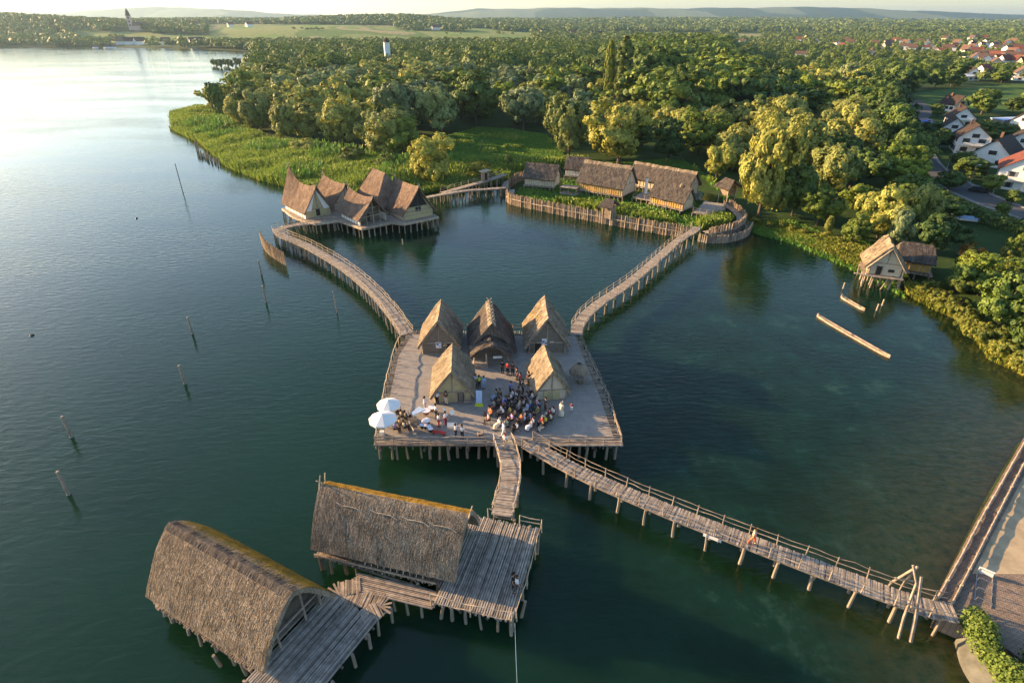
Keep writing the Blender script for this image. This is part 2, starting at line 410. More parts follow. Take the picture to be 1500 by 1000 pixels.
X_, Y_ = GX.ravel(), GY.ravel()
colr = np.tile(np.array([.035, .065, .018]), (len(X_), 1))                    # forest floor / rough grass
def paint(mask, c): colr[mask] = np.array(c)
paint(inside(MEADOW, X_, Y_), (.065, .15, .03)); paint(inside(REEDS, X_, Y_), (.07, .12, .025))
paint(inside(FIELD, X_, Y_), (.07, .13, .03)); paint(inside(VILLAGE, X_, Y_), (.035, .07, .02)); paint(inside(BANK, X_, Y_), (.07, .10, .03))
hp = 750 + 967 * X_ / np.maximum(Y_, 1)
fn = vnoise(X_ + .3 * Y_, Y_ * .45, 95, 5); pal = np.array([(.11, .20, .045), (.15, .24, .055), (.20, .24, .08), (.10, .17, .04), (.26, .24, .12), (.14, .22, .05)])
def FIELDMASK(x, y, hp): return (((y > 1160) & (y < 1950) & (hp > 300) & (hp < 780) & (vnoise(x, y, 240, 9) > .17)) | ((y > 1200) & (y < 1370) & (hp > 100) & (hp <= 300)) | ((y > 1200) & (y < 2150) & (hp >= 780) & (hp < 1120) & (vnoise(x, y, 240, 9) > .4)))
fm = FIELDMASK(X_, Y_, hp); colr[fm] = pal[(fn[fm] * 5.99).astype(int) % 6]
fm2 = (Y_ > 3300) & (vnoise(X_, Y_, 700, 12) > .68); colr[fm2] = (.14, .17, .07)
under = GZ < 0.02; colr[under] = (.05, .055, .03)
me = bpy.data.meshes.new('ground')
idx = np.arange(NR * NA).reshape(NR, NA)
q = np.stack([idx[:-1, :-1], idx[:-1, 1:], idx[1:, 1:], idx[1:, :-1]], -1).reshape(-1, 4)[:, ::-1]
me.vertices.add(NR * NA); me.vertices.foreach_set('co', np.stack([X_, Y_, GZ], 1).astype(np.float32).ravel())
me.loops.add(q.size); me.loops.foreach_set('vertex_index', q.ravel().astype(np.int32))
me.polygons.add(len(q)); me.polygons.foreach_set('loop_start', np.arange(0, q.size, 4, dtype=np.int32))
me.update(calc_edges=True)
ca = me.color_attributes.new('albedo', 'FLOAT_COLOR', 'POINT')
ca.data.foreach_set('color', np.concatenate([colr, np.ones((len(X_), 1))], 1).astype(np.float32).ravel())
m, nt, b = new_mat('ground', .95, .1)
at = nt.nodes.new('ShaderNodeAttribute'); at.attribute_name = 'albedo'
n = noise(nt, .12, 8, rough=.7); r_ = ramp(nt, [(.6,) * 3, (1.35,) * 3], [.3, .7]); nt.links.new(n.outputs[0], r_.inputs[0])
nt.links.new(mixc(nt, at.outputs[0], r_.outputs[0], 1.0, 'MULTIPLY'), b.inputs['Base Color'])
n = noise(nt, 2.5, 4); bump(nt, b, n.outputs[0], .6, .2)
tag(link_mesh('ground', me, m), kind='structure')

# water: one sheet
m, nt, b = new_mat('lake_water', .06, .5)
b.inputs['IOR'].default_value = 1.333; b.subsurface_method = 'BURLEY'; b.inputs['Subsurface Weight'].default_value = 1.0; b.inputs['Subsurface Radius'].default_value = (2.5, 5.0, 4.0); b.inputs['Subsurface Scale'].default_value = 1.0
n = noise(nt, .05, 5, rough=.65); n2 = noise(nt, .16, 6, rough=.7)
r1 = ramp(nt, [(.0035, .021, .010), (.005, .028, .0135)], [.35, .65]); nt.links.new(n.outputs[0], r1.inputs[0])
r2 = ramp(nt, [(.0045, .016, .0045), (.006, .026, .013), (.024, .062, .040)], [.42, .58, .72]); nt.links.new(n2.outputs[0], r2.inputs[0])
# the bed shows through in the shallow bay on the right
tc = nt.nodes.new('ShaderNodeTexCoord'); sx = nt.nodes.new('ShaderNodeSeparateXYZ'); nt.links.new(tc.outputs['Object'], sx.inputs[0])
mr = nt.nodes.new('ShaderNodeMapRange'); mr.inputs[1].default_value = -2; mr.inputs[2].default_value = 22; nt.links.new(sx.outputs[0], mr.inputs[0])
mr2 = nt.nodes.new('ShaderNodeMapRange'); mr2.inputs[1].default_value = 135; mr2.inputs[2].default_value = 70; nt.links.new(sx.outputs[1], mr2.inputs[0])
mm = nt.nodes.new('ShaderNodeMath'); mm.operation = 'MULTIPLY'; nt.links.new(mr.outputs[0], mm.inputs[0]); nt.links.new(mr2.outputs[0], mm.inputs[1])
dp = nt.nodes.new('ShaderNodeVectorMath'); dp.operation = 'DOT_PRODUCT'; dp.inputs[1].default_value = (-.655, .757, 0); nt.links.new(tc.outputs['Object'], dp.inputs[0])
mr3 = nt.nodes.new('ShaderNodeMapRange'); mr3.inputs[1].default_value = 15; mr3.inputs[2].default_value = -1; nt.links.new(dp.outputs['Value'], mr3.inputs[0])
mr4 = nt.nodes.new('ShaderNodeMapRange'); mr4.inputs[1].default_value = 20; mr4.inputs[2].default_value = 33; nt.links.new(sx.outputs[0], mr4.inputs[0])
m5 = nt.nodes.new('ShaderNodeMath'); m5.operation = 'MULTIPLY'; nt.links.new(mr3.outputs[0], m5.inputs[0]); nt.links.new(mr4.outputs[0], m5.inputs[1])
n6 = noise(nt, .9, 8, rough=.75); r6 = ramp(nt, [(.012, .026, .010), (.034, .044, .017), (.055, .06, .028)], [.35, .5, .7]); nt.links.new(n6.outputs[0], r6.inputs[0])
nt.links.new(mixc(nt, mixc(nt, r1.outputs[0], r2.outputs[0], mm.outputs[0]), r6.outputs[0], m5.outputs[0]), b.inputs['Base Color'])
w1 = noise(nt, .55, 3, stretch=(1.0, 2.6, 1), rough=.5); w1.inputs['Distortion'].default_value = .4
mp = [x for x in nt.nodes if x.bl_idname == 'ShaderNodeMapping'][-1]; mp.inputs['Rotation'].default_value = (0, 0, rad(-24))
w2 = noise(nt, 2.2, 3, stretch=(1, 1.8, 1))
ad = nt.nodes.new('ShaderNodeMath'); ad.operation = 'MULTIPLY_ADD'; ad.inputs[1].default_value = .22
nt.links.new(w2.outputs[0], ad.inputs[0]); nt.links.new(w1.outputs[0], ad.inputs[2])
bn_ = bump(nt, b, ad.outputs[0], .42, .17)
lane = noise(nt, .011, 4, stretch=(1, 2.2, 1)); lr = nt.nodes.new('ShaderNodeMapRange'); lr.inputs[1].default_value = .38; lr.inputs[2].default_value = .62; lr.inputs[3].default_value = .16; lr.inputs[4].default_value = .55
nt.links.new(lane.outputs[0], lr.inputs[0]); nt.links.new(lr.outputs[0], bn_.inputs['Strength'])
mb = MB(); mb.add([(-9000, -60, 0), (9000, -60, 0), (9000, 3000, 0), (-9000, 3000, 0)], [(0, 1, 2, 3)])
tag(mb.build('lake_water', m), kind='structure')
#@@PART2
# ------------------------------------------------------------------ houses
class Frame:
    def __init__(s, cx, cy, yaw): s.c = (cx, cy); s.a = rad(yaw); s.u = (math.cos(s.a), math.sin(s.a)); s.n = (-math.sin(s.a), math.cos(s.a))
    def __call__(s, u, n, z): return (s.c[0] + u * s.u[0] + n * s.n[0], s.c[1] + u * s.u[1] + n * s.n[1], z)
def roof_surface(fr, L0, L1, W, ze, zr, p=1.0, sag=0.0, r0=0.0, r1=0.0, back=None, eave_sag=0.0, rs0=None):
    """u runs from -L0 to L1 along the ridge, t across from -1 to 1"""
    def f(s, t):
        w = 1 - abs(t)
        u = -(L0 + r0 * w) + s * (L0 + L1 + (r0 + r1) * w)
        e = (2 * s - 1)
        k = sag * (e * e) if rs0 is None or e > 0 else rs0 * e * e
        zz = ze + eave_sag * e * e + (zr + k - ze - eave_sag * e * e) * (1 - abs(t) ** p)
        return u, W * t, zz
    return f
def thatch(root, fr, f, mat, th=.32, nu=26, nt=16, straw=1200, sl=.7, sw=.07, rnd=R, rough=.05, name='roof', moss=None, mossq=None, ridgecap=True, capmat=None, capw=.16):
    mb = MB(); mats = [M[mat]]
    if moss: mats.append(M[moss])
    ts = [-1 + 2 * j / nt for j in range(nt + 1)]
    ph = rnd.uniform(0, 9)
    def P(s, t, lift=0):
        u, n, z = f(s, t)
        w = rough * (math.sin(u * 2.3 + ph + n * 1.7) * .6 + math.sin(u * 5.1 + n * 4.3 + ph * 2) * .5 + math.sin(u * 1.1 - n * 2.6 + ph) * .7)
        return u, n, z + w + lift
    def nrm(s, t):
        a = Vector(f(min(1, s + .02), t)) - Vector(f(max(0, s - .02), t)); b = Vector(f(s, min(1, t + .03))) - Vector(f(s, max(-1, t - .03)))
        v = a.cross(b).normalized(); return v if v.z > 0 else -v
    top, bot = [], []
    for i in range(nu + 1):
        for t in ts:
            u, n, z = P(i / nu, t); v = nrm(i / nu, t) if 0 < abs(t) < 1 else nrm(i / nu, t * .97 if t else 0)
            j = rnd.gauss(0, rough * .35)
            if abs(t) == 1: z += rnd.gauss(0, rough * .8)
            top.append(fr(u + v.x * j, n, z + j)); bot.append(fr(u, n - v.y * th * .6 - (math.copysign(th * .25, t) if abs(t) == 1 else 0), z - th * (1.0 if abs(t) < 1 else .75)))
    k = nt + 1; N = len(top); fs = []; mi = []
    for i in range(nu):
        for j in range(nt):
            a, b_, c, d = i * k + j, i * k + j + 1, (i + 1) * k + j + 1, (i + 1) * k + j
            fs.append((a, d, c, b_)); mi.append(1 if (moss and mossq(i / nu, (ts[j] + ts[j + 1]) / 2)) else 0)
            fs.append((N + a, N + b_, N + c, N + d)); mi.append(0)
        for j, fl in ((0, 0), (nt, 1)):
            a, d = i * k + j, (i + 1) * k + j
            fs.append((a, N + a, N + d, d) if not fl else (a, d, N + d, N + a)); mi.append(0)
    for j in range(nt):
        a, b_ = j, j + 1; fs.append((a, b_, N + b_, N + a)); mi.append(0)
        a, b_ = nu * k + j, nu * k + j + 1; fs.append((a, N + a, N + b_, b_)); mi.append(0)
    mb.v = top + bot; mb.f = fs; mb.mi = mi
    # loose straw lying over the surface, pointing down the slope
    for _ in range(straw):
        s, t = rnd.random(), rnd.uniform(-1, 1); W = abs(f(0, 1)[1])
        dt = sl / (W * 1.35) * rnd.uniform(.6, 1.3); sg = 1 if t > 0 else -1
        t2 = max(-1.04, min(1.04, t + sg * dt)); ds = rnd.gauss(0, .006)
        l1 = rnd.uniform(.0, .03); l2 = rnd.uniform(.03, .09)
        u, n, z = P(s, t); u2, n2, z2 = P(min(1, max(0, s + ds)), max(-1, min(1, t2)))
        w = sw * rnd.uniform(.5, 1.4)
        q = [fr(u - w, n, z + l1), fr(u + w, n, z + l1), fr(u2 + w * .7, n2, z2 + l2), fr(u2 - w * .7, n2, z2 + l2)]
        kk = len(mb.v); mb.v += q; mb.f.append((kk, kk + 1, kk + 2, kk + 3)); mb.mi.append(1 if (moss and mossq(s, t)) else 0)
    o = mb.build(name, mats if len(mats) > 1 else mats[0], root)
    if ridgecap:
        cb = MB()
        for i in range(int(nu * 1.6)):
            s = (i + .5) / (nu * 1.6); u, n, z = P(s, 0)
            for sg in (-1, 1):
                u2, n2, z2 = P(s, sg * capw); du = rnd.gauss(0, .03)
                w = (f(1, 0)[0] - f(0, 0)[0]) / (nu * 1.6) * .52
                cb.slab([fr(u - w, n, z + .1), fr(u + w, n, z + .1), fr(u + w + du, n2, z2 + .07 + rnd.uniform(0, .05)), fr(u - w + du, n2, z2 + .07)], -.06, (0, 0, 1))
        cb.build('ridge_cap', M[capmat or mat], o)
    return o
def inner_z(f, n_, W, s=.5):
    return f(s, max(-1, min(1, n_ / W)))[2]
def gable(root, fr, f, W, u, wall_w, z0, mat, th=.14, s=.5, name='gable_wall', frame_posts=True, drop=.42, segs=8, win=None, beams=True, door=None, post=True):
    """end wall that fills up to the underside of the roof"""
    hw = wall_w / 2; pts = [(-hw, z0), (hw, z0)]
    for i in range(segs + 1):
        n_ = hw - 2 * hw * i / segs; pts.append((n_, max(z0 + .3, f(s, n_ / W)[2] - drop)))
    mb = MB(); d = (fr.u[0], fr.u[1], 0)
    mb.slab([fr(u - th / 2, n_, z) for n_, z in pts], th, d)
    o = mb.build(name, M[mat], root)
    sg = 1 if u > 0 else -1; uo = u + sg * (th / 2 + .03)
    if beams:
        b = MB(); zt = pts[2][1]
        b.tube([fr(uo, -hw, zt), fr(uo, hw, zt)], .08, 5)
        b.build('tie_beam', M['log'], o)
    if post:
        b = MB(); b.tube([fr(uo + sg * .02, 0, pts[2][1] + .1), fr(uo + sg * .02, 0, f(s, 0)[2] - drop)], .07, 5)
        for n_ in (-hw, hw): b.tube([fr(uo + sg * .02, n_, z0), fr(uo + sg * .02, n_, pts[2][1])], .08, 5)
        b.build('timber_post', M['log'], o)
    if door:
        n0, w, h = door; b = MB(); b.box(fr(uo + sg * .01, n0, z0 + h / 2), (.07, w, h), fr.a); dd = b.build('door', M['dark'], o)
        b = MB()
        for k in (-1, 1): b.box(fr(uo + sg * .05, n0 + k * w / 2, z0 + h / 2), (.08, .1, h), fr.a)
        b.box(fr(uo + sg * .05, n0, z0 + h + .05), (.08, w + .2, .1), fr.a); b.build('door_frame', M['log'], dd)
    if win:
        n0, zc, w, h = win; b = MB(); b.box(fr(uo + sg * .01, n0, zc), (.06, w, h), fr.a); b.build('window', M['dark'], o)
    return o
def side_wall(root, fr, u0, u1, n, z0, z1, mat, studs=0, th=.14, name='side_wall', studmat='log_pale'):
    mb = MB(); mb.box(fr((u0 + u1) / 2, n, (z0 + z1) / 2), (abs(u1 - u0), th, z1 - z0), fr.a); o = mb.build(name, M[mat], root)
    if studs:
        b = MB(); sg = 1 if n > 0 else -1
        for i in range(studs + 1):
            u = u0 + (u1 - u0) * i / studs; b.tube([fr(u, n + sg * th * .6, z0 - .1), fr(u + R.gauss(0, .04), n + sg * th * .6, z1)], .075 * R.uniform(.8, 1.2), 5)
        b.build('stud', M[studmat], o)
    return o
def log_floor(root, fr, u0, u1, n0, n1, z, across=True, mat='plank', step=.2, th=.12, name='log_floor', jit=.18, r=R):
    mb = MB(); a0, a1 = (u0, u1) if across else (n0, n1); k = int((a1 - a0) / step)
    for i in range(k):
        c = a0 + (i + .5) * step; j0, j1 = r.uniform(-jit, jit * .4), r.uniform(-jit * .4, jit); dz = r.gauss(0, .012)
        rr = step * .48 * r.uniform(.85, 1.08); q = r.gauss(0, .03)
        if across: mb.tube([fr(c, n0 + j0, z - rr + dz), fr(c + q, n1 + j1, z - rr + dz)], rr, 6)
        else: mb.tube([fr(u0 + j0, c, z - rr + dz), fr(u1 + j1, c + q, z - rr + dz)], rr, 6)
    return mb.build(name, M[mat], root)
def quadc(fr, u0, u1, n0, n1): return [fr(u0, n0, 0)[:2], fr(u1, n0, 0)[:2], fr(u1, n1, 0)[:2], fr(u0, n1, 0)[:2]]
def ridge_horns(roof, fr, f, ends=(0, 1), l=.7, mat='log_pale'):
    for s in ends:
        u, n, z = f(s, 0); mb = MB()
        du = -.15 if s == 0 else .15
        mb.tube([fr(u, -.35, z - .25), fr(u + du, .3, z + l)], .05, 5); mb.tube([fr(u, .35, z - .25), fr(u + du, -.3, z + l * .9)], .05, 5)
        mb.build('ridge_horn', M[mat], roof)

# --- central platform
DZ = 2.0
DECK = [(-14.0, 46.6), (11.2, 46.6), (10.9, 55), (10.0, 62), (9.3, 68.3), (8.3, 71), (-14.4, 71.3), (-15.3, 64.7), (-14.8, 56)]
plat = thing('platform', 'large sand-covered timber platform on piles carrying the five steep huts and the concert', 'platform', (0, 58, 0))
m, nt, b = new_mat('gravel', .95, .1)
n = noise(nt, 1.1, 8, rough=.75); r_ = ramp(nt, [(.25, .23, .21), (.37, .34, .305)], [.3, .7]); nt.links.new(n.outputs[0], r_.inputs[0])
n2 = noise(nt, 26, 3); r2_ = ramp(nt, [(.7,) * 3, (1.2,) * 3], [.35, .65]); nt.links.new(n2.outputs[0], r2_.inputs[0])
nt.links.new(mixc(nt, r_.outputs[0], r2_.outputs[0], 1.0, 'MULTIPLY'), b.inputs['Base Color']); bump(nt, b, n2.outputs[0], .6, .04)
M['gravel'] = m
inn = [(-13.3, 47.5), (10.6, 47.5), (10.2, 55), (9.4, 62), (8.7, 69.9), (-13.8, 70.3), (-14.7, 64.5), (-14.2, 56)]
mb = MB(); mb.prism(inn, DZ - .18, DZ + .012); mb.build('sand_floor', M['gravel'], plat)
mb = MB()
def edge_logs(mb, pa, pb, inward, ln, step=.3):
    L = math.dist(pa, pb); k = int(L / step); dx, dy = (pb[0] - pa[0]) / L, (pb[1] - pa[1]) / L
    ix, iy = inward
    for i in range(k):
        t = (i + .5) * step; o0 = R.uniform(-.25, .1); l = ln * R.choice([.5, .55, .8, 1.1]) * R.uniform(.8, 1.1)
        x, y = pa[0] + dx * t + ix * o0, pa[1] + dy * t + iy * o0; q = R.gauss(0, .06)
        mb.tube([(x, y, DZ - .03), (x + ix * l + dx * q, y + iy * l + dy * q, DZ - .03 + R.uniform(-.02, .03))], step * .26 * R.uniform(.7, 1.05), 6)
for a, b_, iv, l in (((-14.0, 46.6), (-14.8, 56), (1, 0), 2.0), ((-14.8, 56), (-15.3, 64.7), (1, 0), 2.0), ((-15.3, 64.7), (-14.4, 71.3), (1, 0), 2.0),
                     ((11.2, 46.6), (10.9, 55), (-1, 0), 2.0), ((10.9, 55), (10.0, 62), (-1, 0), 2.0), ((10.0, 62), (9.3, 68.3), (-1, 0), 1.9), ((9.3, 68.3), (8.3, 71), (-1, 0), 1.8),
                     ((-14.4, 71.4), (8.4, 71.1), (0, -1), 1.7)): edge_logs(mb, a, b_, iv, l)
for i in range(5):
    y = 46.55 + i * .2
    for x0, x1 in ((-14.2, -6), (-6, 1.5), (1.6, 11.4)): mb.tube([(x0, y, DZ - .08), ((x0 + x1) / 2, y + R.gauss(0, .04), DZ - .07), (x1, y, DZ - .08)], .1, 6)
mb.build('edge_logs', M['log'], plat)
for y0_ in (49.2, 52.1, 55.4, 58.9, 62.2, 65.6):
    mb = MB(); mb.tube([(-13.6 - (y0_ - 49) * .03 + k * 2.3, y0_ + R.gauss(0, .06), DZ - .015) for k in range(11 if y0_ < 58 else 10)], .05, 5); mb.build('seam_log', M['log'], plat)
mb = MB()
for y in (46.9, 50, 54, 58, 62, 66, 70.6): mb.tube([(-14.2, y, DZ - .35), (10 if y > 56 else 10.9, y, DZ - .35)], .14, 6)
for x in (-13.5, -9, -4.5, 0, 4.5, 8.6): mb.tube([(x, 46.3, DZ - .6), (x, 70.8, DZ - .6)], .14, 6)
mb.build('beam', M['log_dark'], plat)
piles = 0
for x in np.arange(-13.7, 11.2, 1.02):
    for yy in (46.75, 48.6):
        pile(plat, x + R.gauss(0, .2), yy + R.gauss(0, .12), DZ - .2, .125 * R.uniform(.75, 1.2), lean=.06); piles += 1
for y in np.arange(49.5, 71, 1.9):
    for x in (-14.1 - (y - 47) * .04, 10.9 - (y - 50) * .09): pile(plat, x, y, DZ - .2, .13); piles += 1
for y in (54, 61, 68):
    for x in (-9, -3, 3): pile(plat, x, y, DZ - .2, .15)
for x in np.arange(-12, 8, 2.4): pile(plat, x, 71, DZ - .2, .13)
fr_pts = [(-14.0, 46.6), (-10, 46.5), (-6, 46.5), (-2.0, 46.5)]
railing(plat, fr_pts, DZ, h=1.0, rails=(.25, .6, 1.0), every=1.9, r=.075, mat='log', low=.6)
railing(plat, [(2.2, 46.9), (6, 46.6), (11.2, 46.6)], DZ, h=1.0, rails=(.3, .65, 1.0), every=1.8, r=.065, mat='log', low=.6)
railing(plat, [(-14.0, 46.6), (-14.8, 56), (-15.3, 64.7), (-15.1, 68.5)], DZ, h=.95, rails=(1.0,), every=1.6, r=.06, mat='log_pale', low=.4)
railing(plat, [(11.25, 46.6), (11.0, 55), (10.1, 62), (9.4, 68.3)], DZ, h=.9, rails=(.5, 1.0), every=1.9, r=.055, mat='log', low=.3)
railing(plat, [(-12.5, 71.4), (-4, 71.5), (2, 71.4), (7.5, 71.2)], DZ, h=.9, rails=(.5, 1.0), every=2.1, r=.05, mat='log', low=.3)

def hut(label, cx, cy, yaw, L, W, ze, zr, wall, roofmat, zf=DZ, p=1.13, r0=.0, r1=.0, sag=0, door=None, win=None, straw=1500, moss=None, mossq=None, group=None, over=.45, cap=None, wall_w=None, rough=.05, th=.3):
    fr = Frame(cx, cy, yaw); root = thing('thatched_hut', label, 'hut', (cx, cy, zf), group)
    f = roof_surface(fr, L / 2, L / 2, W / 2, ze, zr, p, sag, r0, r1)
    roof = thatch(root, fr, f, roofmat, straw=straw, moss=moss, mossq=mossq, capmat=cap, rough=rough, th=th)
    ww = wall_w or W * .76; uf = -(L / 2 - over)
    gable(root, fr, f, W / 2, uf, ww, zf + .03, wall, door=door, win=win)
    gable(root, fr, f, W / 2, -uf, ww, zf + .03, wall)
    zt = f(.5, ww / W)[2] - .35
    for sg in (-1, 1): side_wall(root, fr, uf, -uf, sg * (ww / 2 - .05), zf + .03, max(zt, zf + .6), wall, studs=5)
    mb = MB(); mb.box(fr(0, 0, zf + .06), (L - over * 2 + .3, ww + .3, .1), fr.a); mb.build('sill_floor', M['log'], root)
    return root, fr, f, roof
# ridge direction is away from the camera; the near gable is at -u
_, f1, s1, rf1 = hut('rear left plank hut with steep thatch and white notice beside its gable', -9.5, 67.9, 92, 6.6, 5.7, 3.1, 6.7, 'board', 'thatch_gold', door=(-1.2, .8, 1.6), sag=.25)
mb = MB(); mb.box(f1(-2.98, .1, 3.35), (.05, .7, .85), f1.a); sg = mb.build('notice_board', M['white'], _)
mb = MB(); mb.box(f1(-3.01, .1 + .12, 3.5), (.03, .3, .3), f1.a); mb.box(f1(-3.01, .1 - .15, 3.2), (.03, .25, .12), f1.a); mb.build('map_print', CLOTH['blue'], sg)
mb = MB(); mb.box(f1(-2.98, -.75, 3.3), (.04, .5, .25), f1.a); mb.build('notice_board', CLOTH['tan'], _)
_, f2, s2, rf2 = hut('rear middle hut, widest, with dark thatch, knotted ridge and thatched porch', -2.8, 67.3, 95, 7.2, 6.3, 2.9, 7.0, 'board', 'thatch_dark', p=1.12, sag=.1, straw=2200, rough=.08, cap='thatch_gold', th=.4)
for k in range(7):
    u, n_, z = s2((k + .5) / 7, 0); b = MB(); b.tube([f2(u, -.5, z - .4), f2(u + .1, .35, z + .45)], .06, 5); b.tube([f2(u, .5, z - .4), f2(u + .1, -.35, z + .4)], .06, 5); b.build('ridge_horn', M['log_pale'], rf2)
fp = roof_surface(Frame(-2.7, 62.9, 95), 1.5, 1.6, 2.6, 3.7, 5.3, 1.35)
fpf = Frame(-2.7, 62.9, 95)
thatch(_, fpf, fp, 'thatch_dark', straw=500, name='porch_roof', ridgecap=False, nu=10, rough=.09)
for a, b_ in ((-1.2, -2.1), (-1.2, 2.1), (-1.3, .6)):
    mb = MB(); mb.tube([fpf(a, b_, DZ), fpf(a, b_, 4.0)], .09, 6); mb.build('porch_post', M['log_pale'], _)
mb = MB(); mb.box(fpf(-1.2, -.8, 3.4), (.06, 1.1, .3), f2.a); mb.build('name_board', M['white'], _)
mb = MB(); mb.box(fpf(-.9, 1.4, DZ + .35), (.9, 2.0, .7), f2.a); mb.build('porch_bench', M['plank'], _)
_, f3, s3, rf3 = hut('rear right grey plank hut with steep thatch and blue and white poster', 4.5, 68.2, 91, 7.0, 6.1, 3.0, 7.0, 'board', 'thatch_grey', sag=.3, moss='thatch_moss', mossq=lambda s, t: t > .1 and s > .35 and R.random() < .2, straw=1700, door=(1.2, .9, 1.6))
mb = MB(); mb.box(f3(-3.15, .35, 3.75), (.05, .7, .95), f3.a); sg = mb.build('poster', M['white'], _)
mb = MB(); mb.box(f3(-3.18, .5, 3.85), (.03, .3, .25), f3.a); mb.box(f3(-3.18, .15, 3.55), (.03, .2, .2), f3.a); mb.build('map_print', CLOTH['blue'], sg)
mb = MB(); mb.box(f3(-3.15, -.6, 3.7), (.04, .5, .22), f3.a); mb.build('notice_board', CLOTH['cream'], _)
_, f4, s4, rf4 = hut('front left hut with ochre clay gable, open doorway and golden lit thatch', -6.9, 56.9, 94, 6.5, 5.2, 3.0, 6.1, 'clay', 'thatch_gold', door=(-.9, .8, 1.5), sag=.2)
mb = MB(); mb.box(f4(-2.95, -.9, DZ + .7), (.05, .5, 1.2), f4.a); mb.build('door_leaf', M['board'], _)
mb = MB(); mb.box(f4(-3.1, -1.7, DZ + .25), (.5, 1.0, .12), f4.a); mb.build('bench', M['log'], _)
_, f5, s5, rf5 = hut('small front right hut with cream double door under a patched steep thatch', 4.2, 57.3, 97, 6.2, 4.4, 3.0, 5.9, 'clay_pale', 'thatch_gold', sag=.15, cap='thatch_gold')
mb = MB(); mb.box(f5(-2.78, .5, DZ + .75), (.06, .9, 1.3), f5.a); mb.box(f5(-2.78, -.5, DZ + .75), (.06, .9, 1.3), f5.a); mb.build('double_door', M['clay'], _)

# --- the two large houses in front
def longhouse(label, cx, cy, yaw, L, W, ze, zr, zf, deck, roofmat, p, moss, mossq, apron=None, studs_front=0, cap=None):
    fr = Frame(cx, cy, yaw); root = thing('long_thatched_house', label, 'house', (cx, cy, 0))
    f = roof_surface(fr, L / 2, L / 2, W / 2, ze, zr, p, 0, .25, .3)
    roof = thatch(root, fr, f, roofmat, th=.38, ridgecap=cap is not None, nu=60, nt=26, straw=16000, sl=1.0, sw=.017, rough=.022, moss=moss, mossq=mossq, capmat=cap, capw=.14)
    if cap is None: ridge_horns(roof, fr, f, (0, 1), .6)
    hw = W / 2 - .75
    gable(root, fr, f, W / 2, -L / 2 + .7, hw * 2, zf, 'board', s=.5)
    gable(root, fr, f, W / 2, L / 2 - 2.3, hw * 2, zf, 'log_dark', s=.5, beams=False)  # dark wall colour stands in for the shade of an open interior
    for n_ in (-hw, -hw * .45, hw * .45, hw):
        mb = MB(); mb.tube([fr(L / 2 - .9, n_, zf - .1), fr(L / 2 - .9, n_, f(.93, n_ / (W / 2))[2] - .3)], .09, 6); mb.build('gable_post', M['log'], root)
    mb = MB(); mb.tube([fr(L / 2 - .9, -hw, ze + .6), fr(L / 2 - .9, hw, ze + .6)], .09, 6); mb.build('tie_beam', M['log'], root)
    for n_ in (-hw, hw): side_wall(root, fr, -L / 2 + .7, L / 2 - 1.1, n_, zf, ze + .5, 'board', studs=16)
    u0, u1, n0, n1 = deck
    log_floor(root, fr, -L / 2 + .1, u0, -W / 2 + .15, W / 2 - .15, zf, across=True, mat='log', name='house_floor')
    log_floor(root, fr, u0, u1, n0, n1, zf, across=True, mat='plank', name='deck', step=.19)
    b = MB()
    for n_ in (n0 + .5, (n0 + n1) / 2, n1 - .5): b.tube([fr(-L / 2 + .2, max(-W / 2 + .5, min(W / 2 - .5, n_)), zf - .32), fr(u1, n_, zf - .32)], .11, 6)
    for u in np.arange(-L / 2 + .6, u1, 2.1): b.tube([fr(u, -W / 2 + .2 if u < u0 else n0, zf - .5), fr(u, W / 2 - .2 if u < u0 else n1, zf - .5)], .11, 6)
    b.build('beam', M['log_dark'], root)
    for (a0, a1, b0, b1) in ((-L / 2 + .3, u0, -W / 2 + .35, W / 2 - .35), (u0 + .2, u1 - .1, n0 + .1, n1 - .1)):
        for u in np.arange(a0, a1 + .1, 1.15):
            for n_ in (b0, b1): 
                q = fr(u + R.gauss(0, .15), n_ + R.gauss(0, .1), 0); pile(root, q[0], q[1], zf - .15, .13 * R.uniform(.7, 1.2), lean=.07)
        for n_ in np.arange(b0, b1, 1.6):
            q = fr(a1 if a0 > 0 else a0, n_, 0); pile(root, q[0], q[1], zf - .15, .13, lean=.06)
    return root, fr, f, roof
H1, fh1, sh1, rh1 = longhouse('large grey thatched pile house with orange moss ridge and square log deck', -9.5, 34.05, -14.9, 12.3, 6.4, 2.7, 6.8, 1.9, (5.0, 11.2, -4.6, 4.4), 'thatch_grey', 1.6, 'thatch_orange', lambda s, t: t > .0)
b = MB()
for i in range(10): 
    u = -1.5 + i * .55; b.tube([fh1(u, -3.05, 1.95), fh1(u, -2.75, 2.75)], .05, 5)
b.tube([fh1(-6, -3.1, 2.05), fh1(-1.7, -3.15, 2.1), fh1(4.5, -3.1, 2.0)], .09, 6); b.tube([fh1(-6, -2.8, 2.6), fh1(4, -2.8, 2.75)], .05, 5)
b.build('eave_lattice', M['log_pale'], H1)
log_floor(H1, fh1, -1.9, 5.0, -5.0, -3.3, 1.62, across=False, mat='log', name='side_walk', step=.16)
for u in np.arange(-1.5, 5, 1.1):
    q = fh1(u, -4.8, 0); pile(H1, q[0], q[1], 1.5, .11)
railing(H1, [fh1(11.3, 4.5, 1.9), fh1(11.4, -.2, 1.9), fh1(11.3, -4.6, 1.9)], 1.9, h=.95, rails=(1.0,), every=2.9, low=.5)
railing(H1, [fh1(4.8, -4.7, 1.9), fh1(8, -4.75, 1.9), fh1(11.4, -4.6, 1.9)], 1.9, h=.9, rails=(.1, 1.0), every=3.1, low=.5)
railing(H1, [fh1(6.5, 4.5, 1.9), fh1(7.6, 4.5, 1.9)], 1.9, h=.95, rails=(1.0,), every=1.1, low=.4)
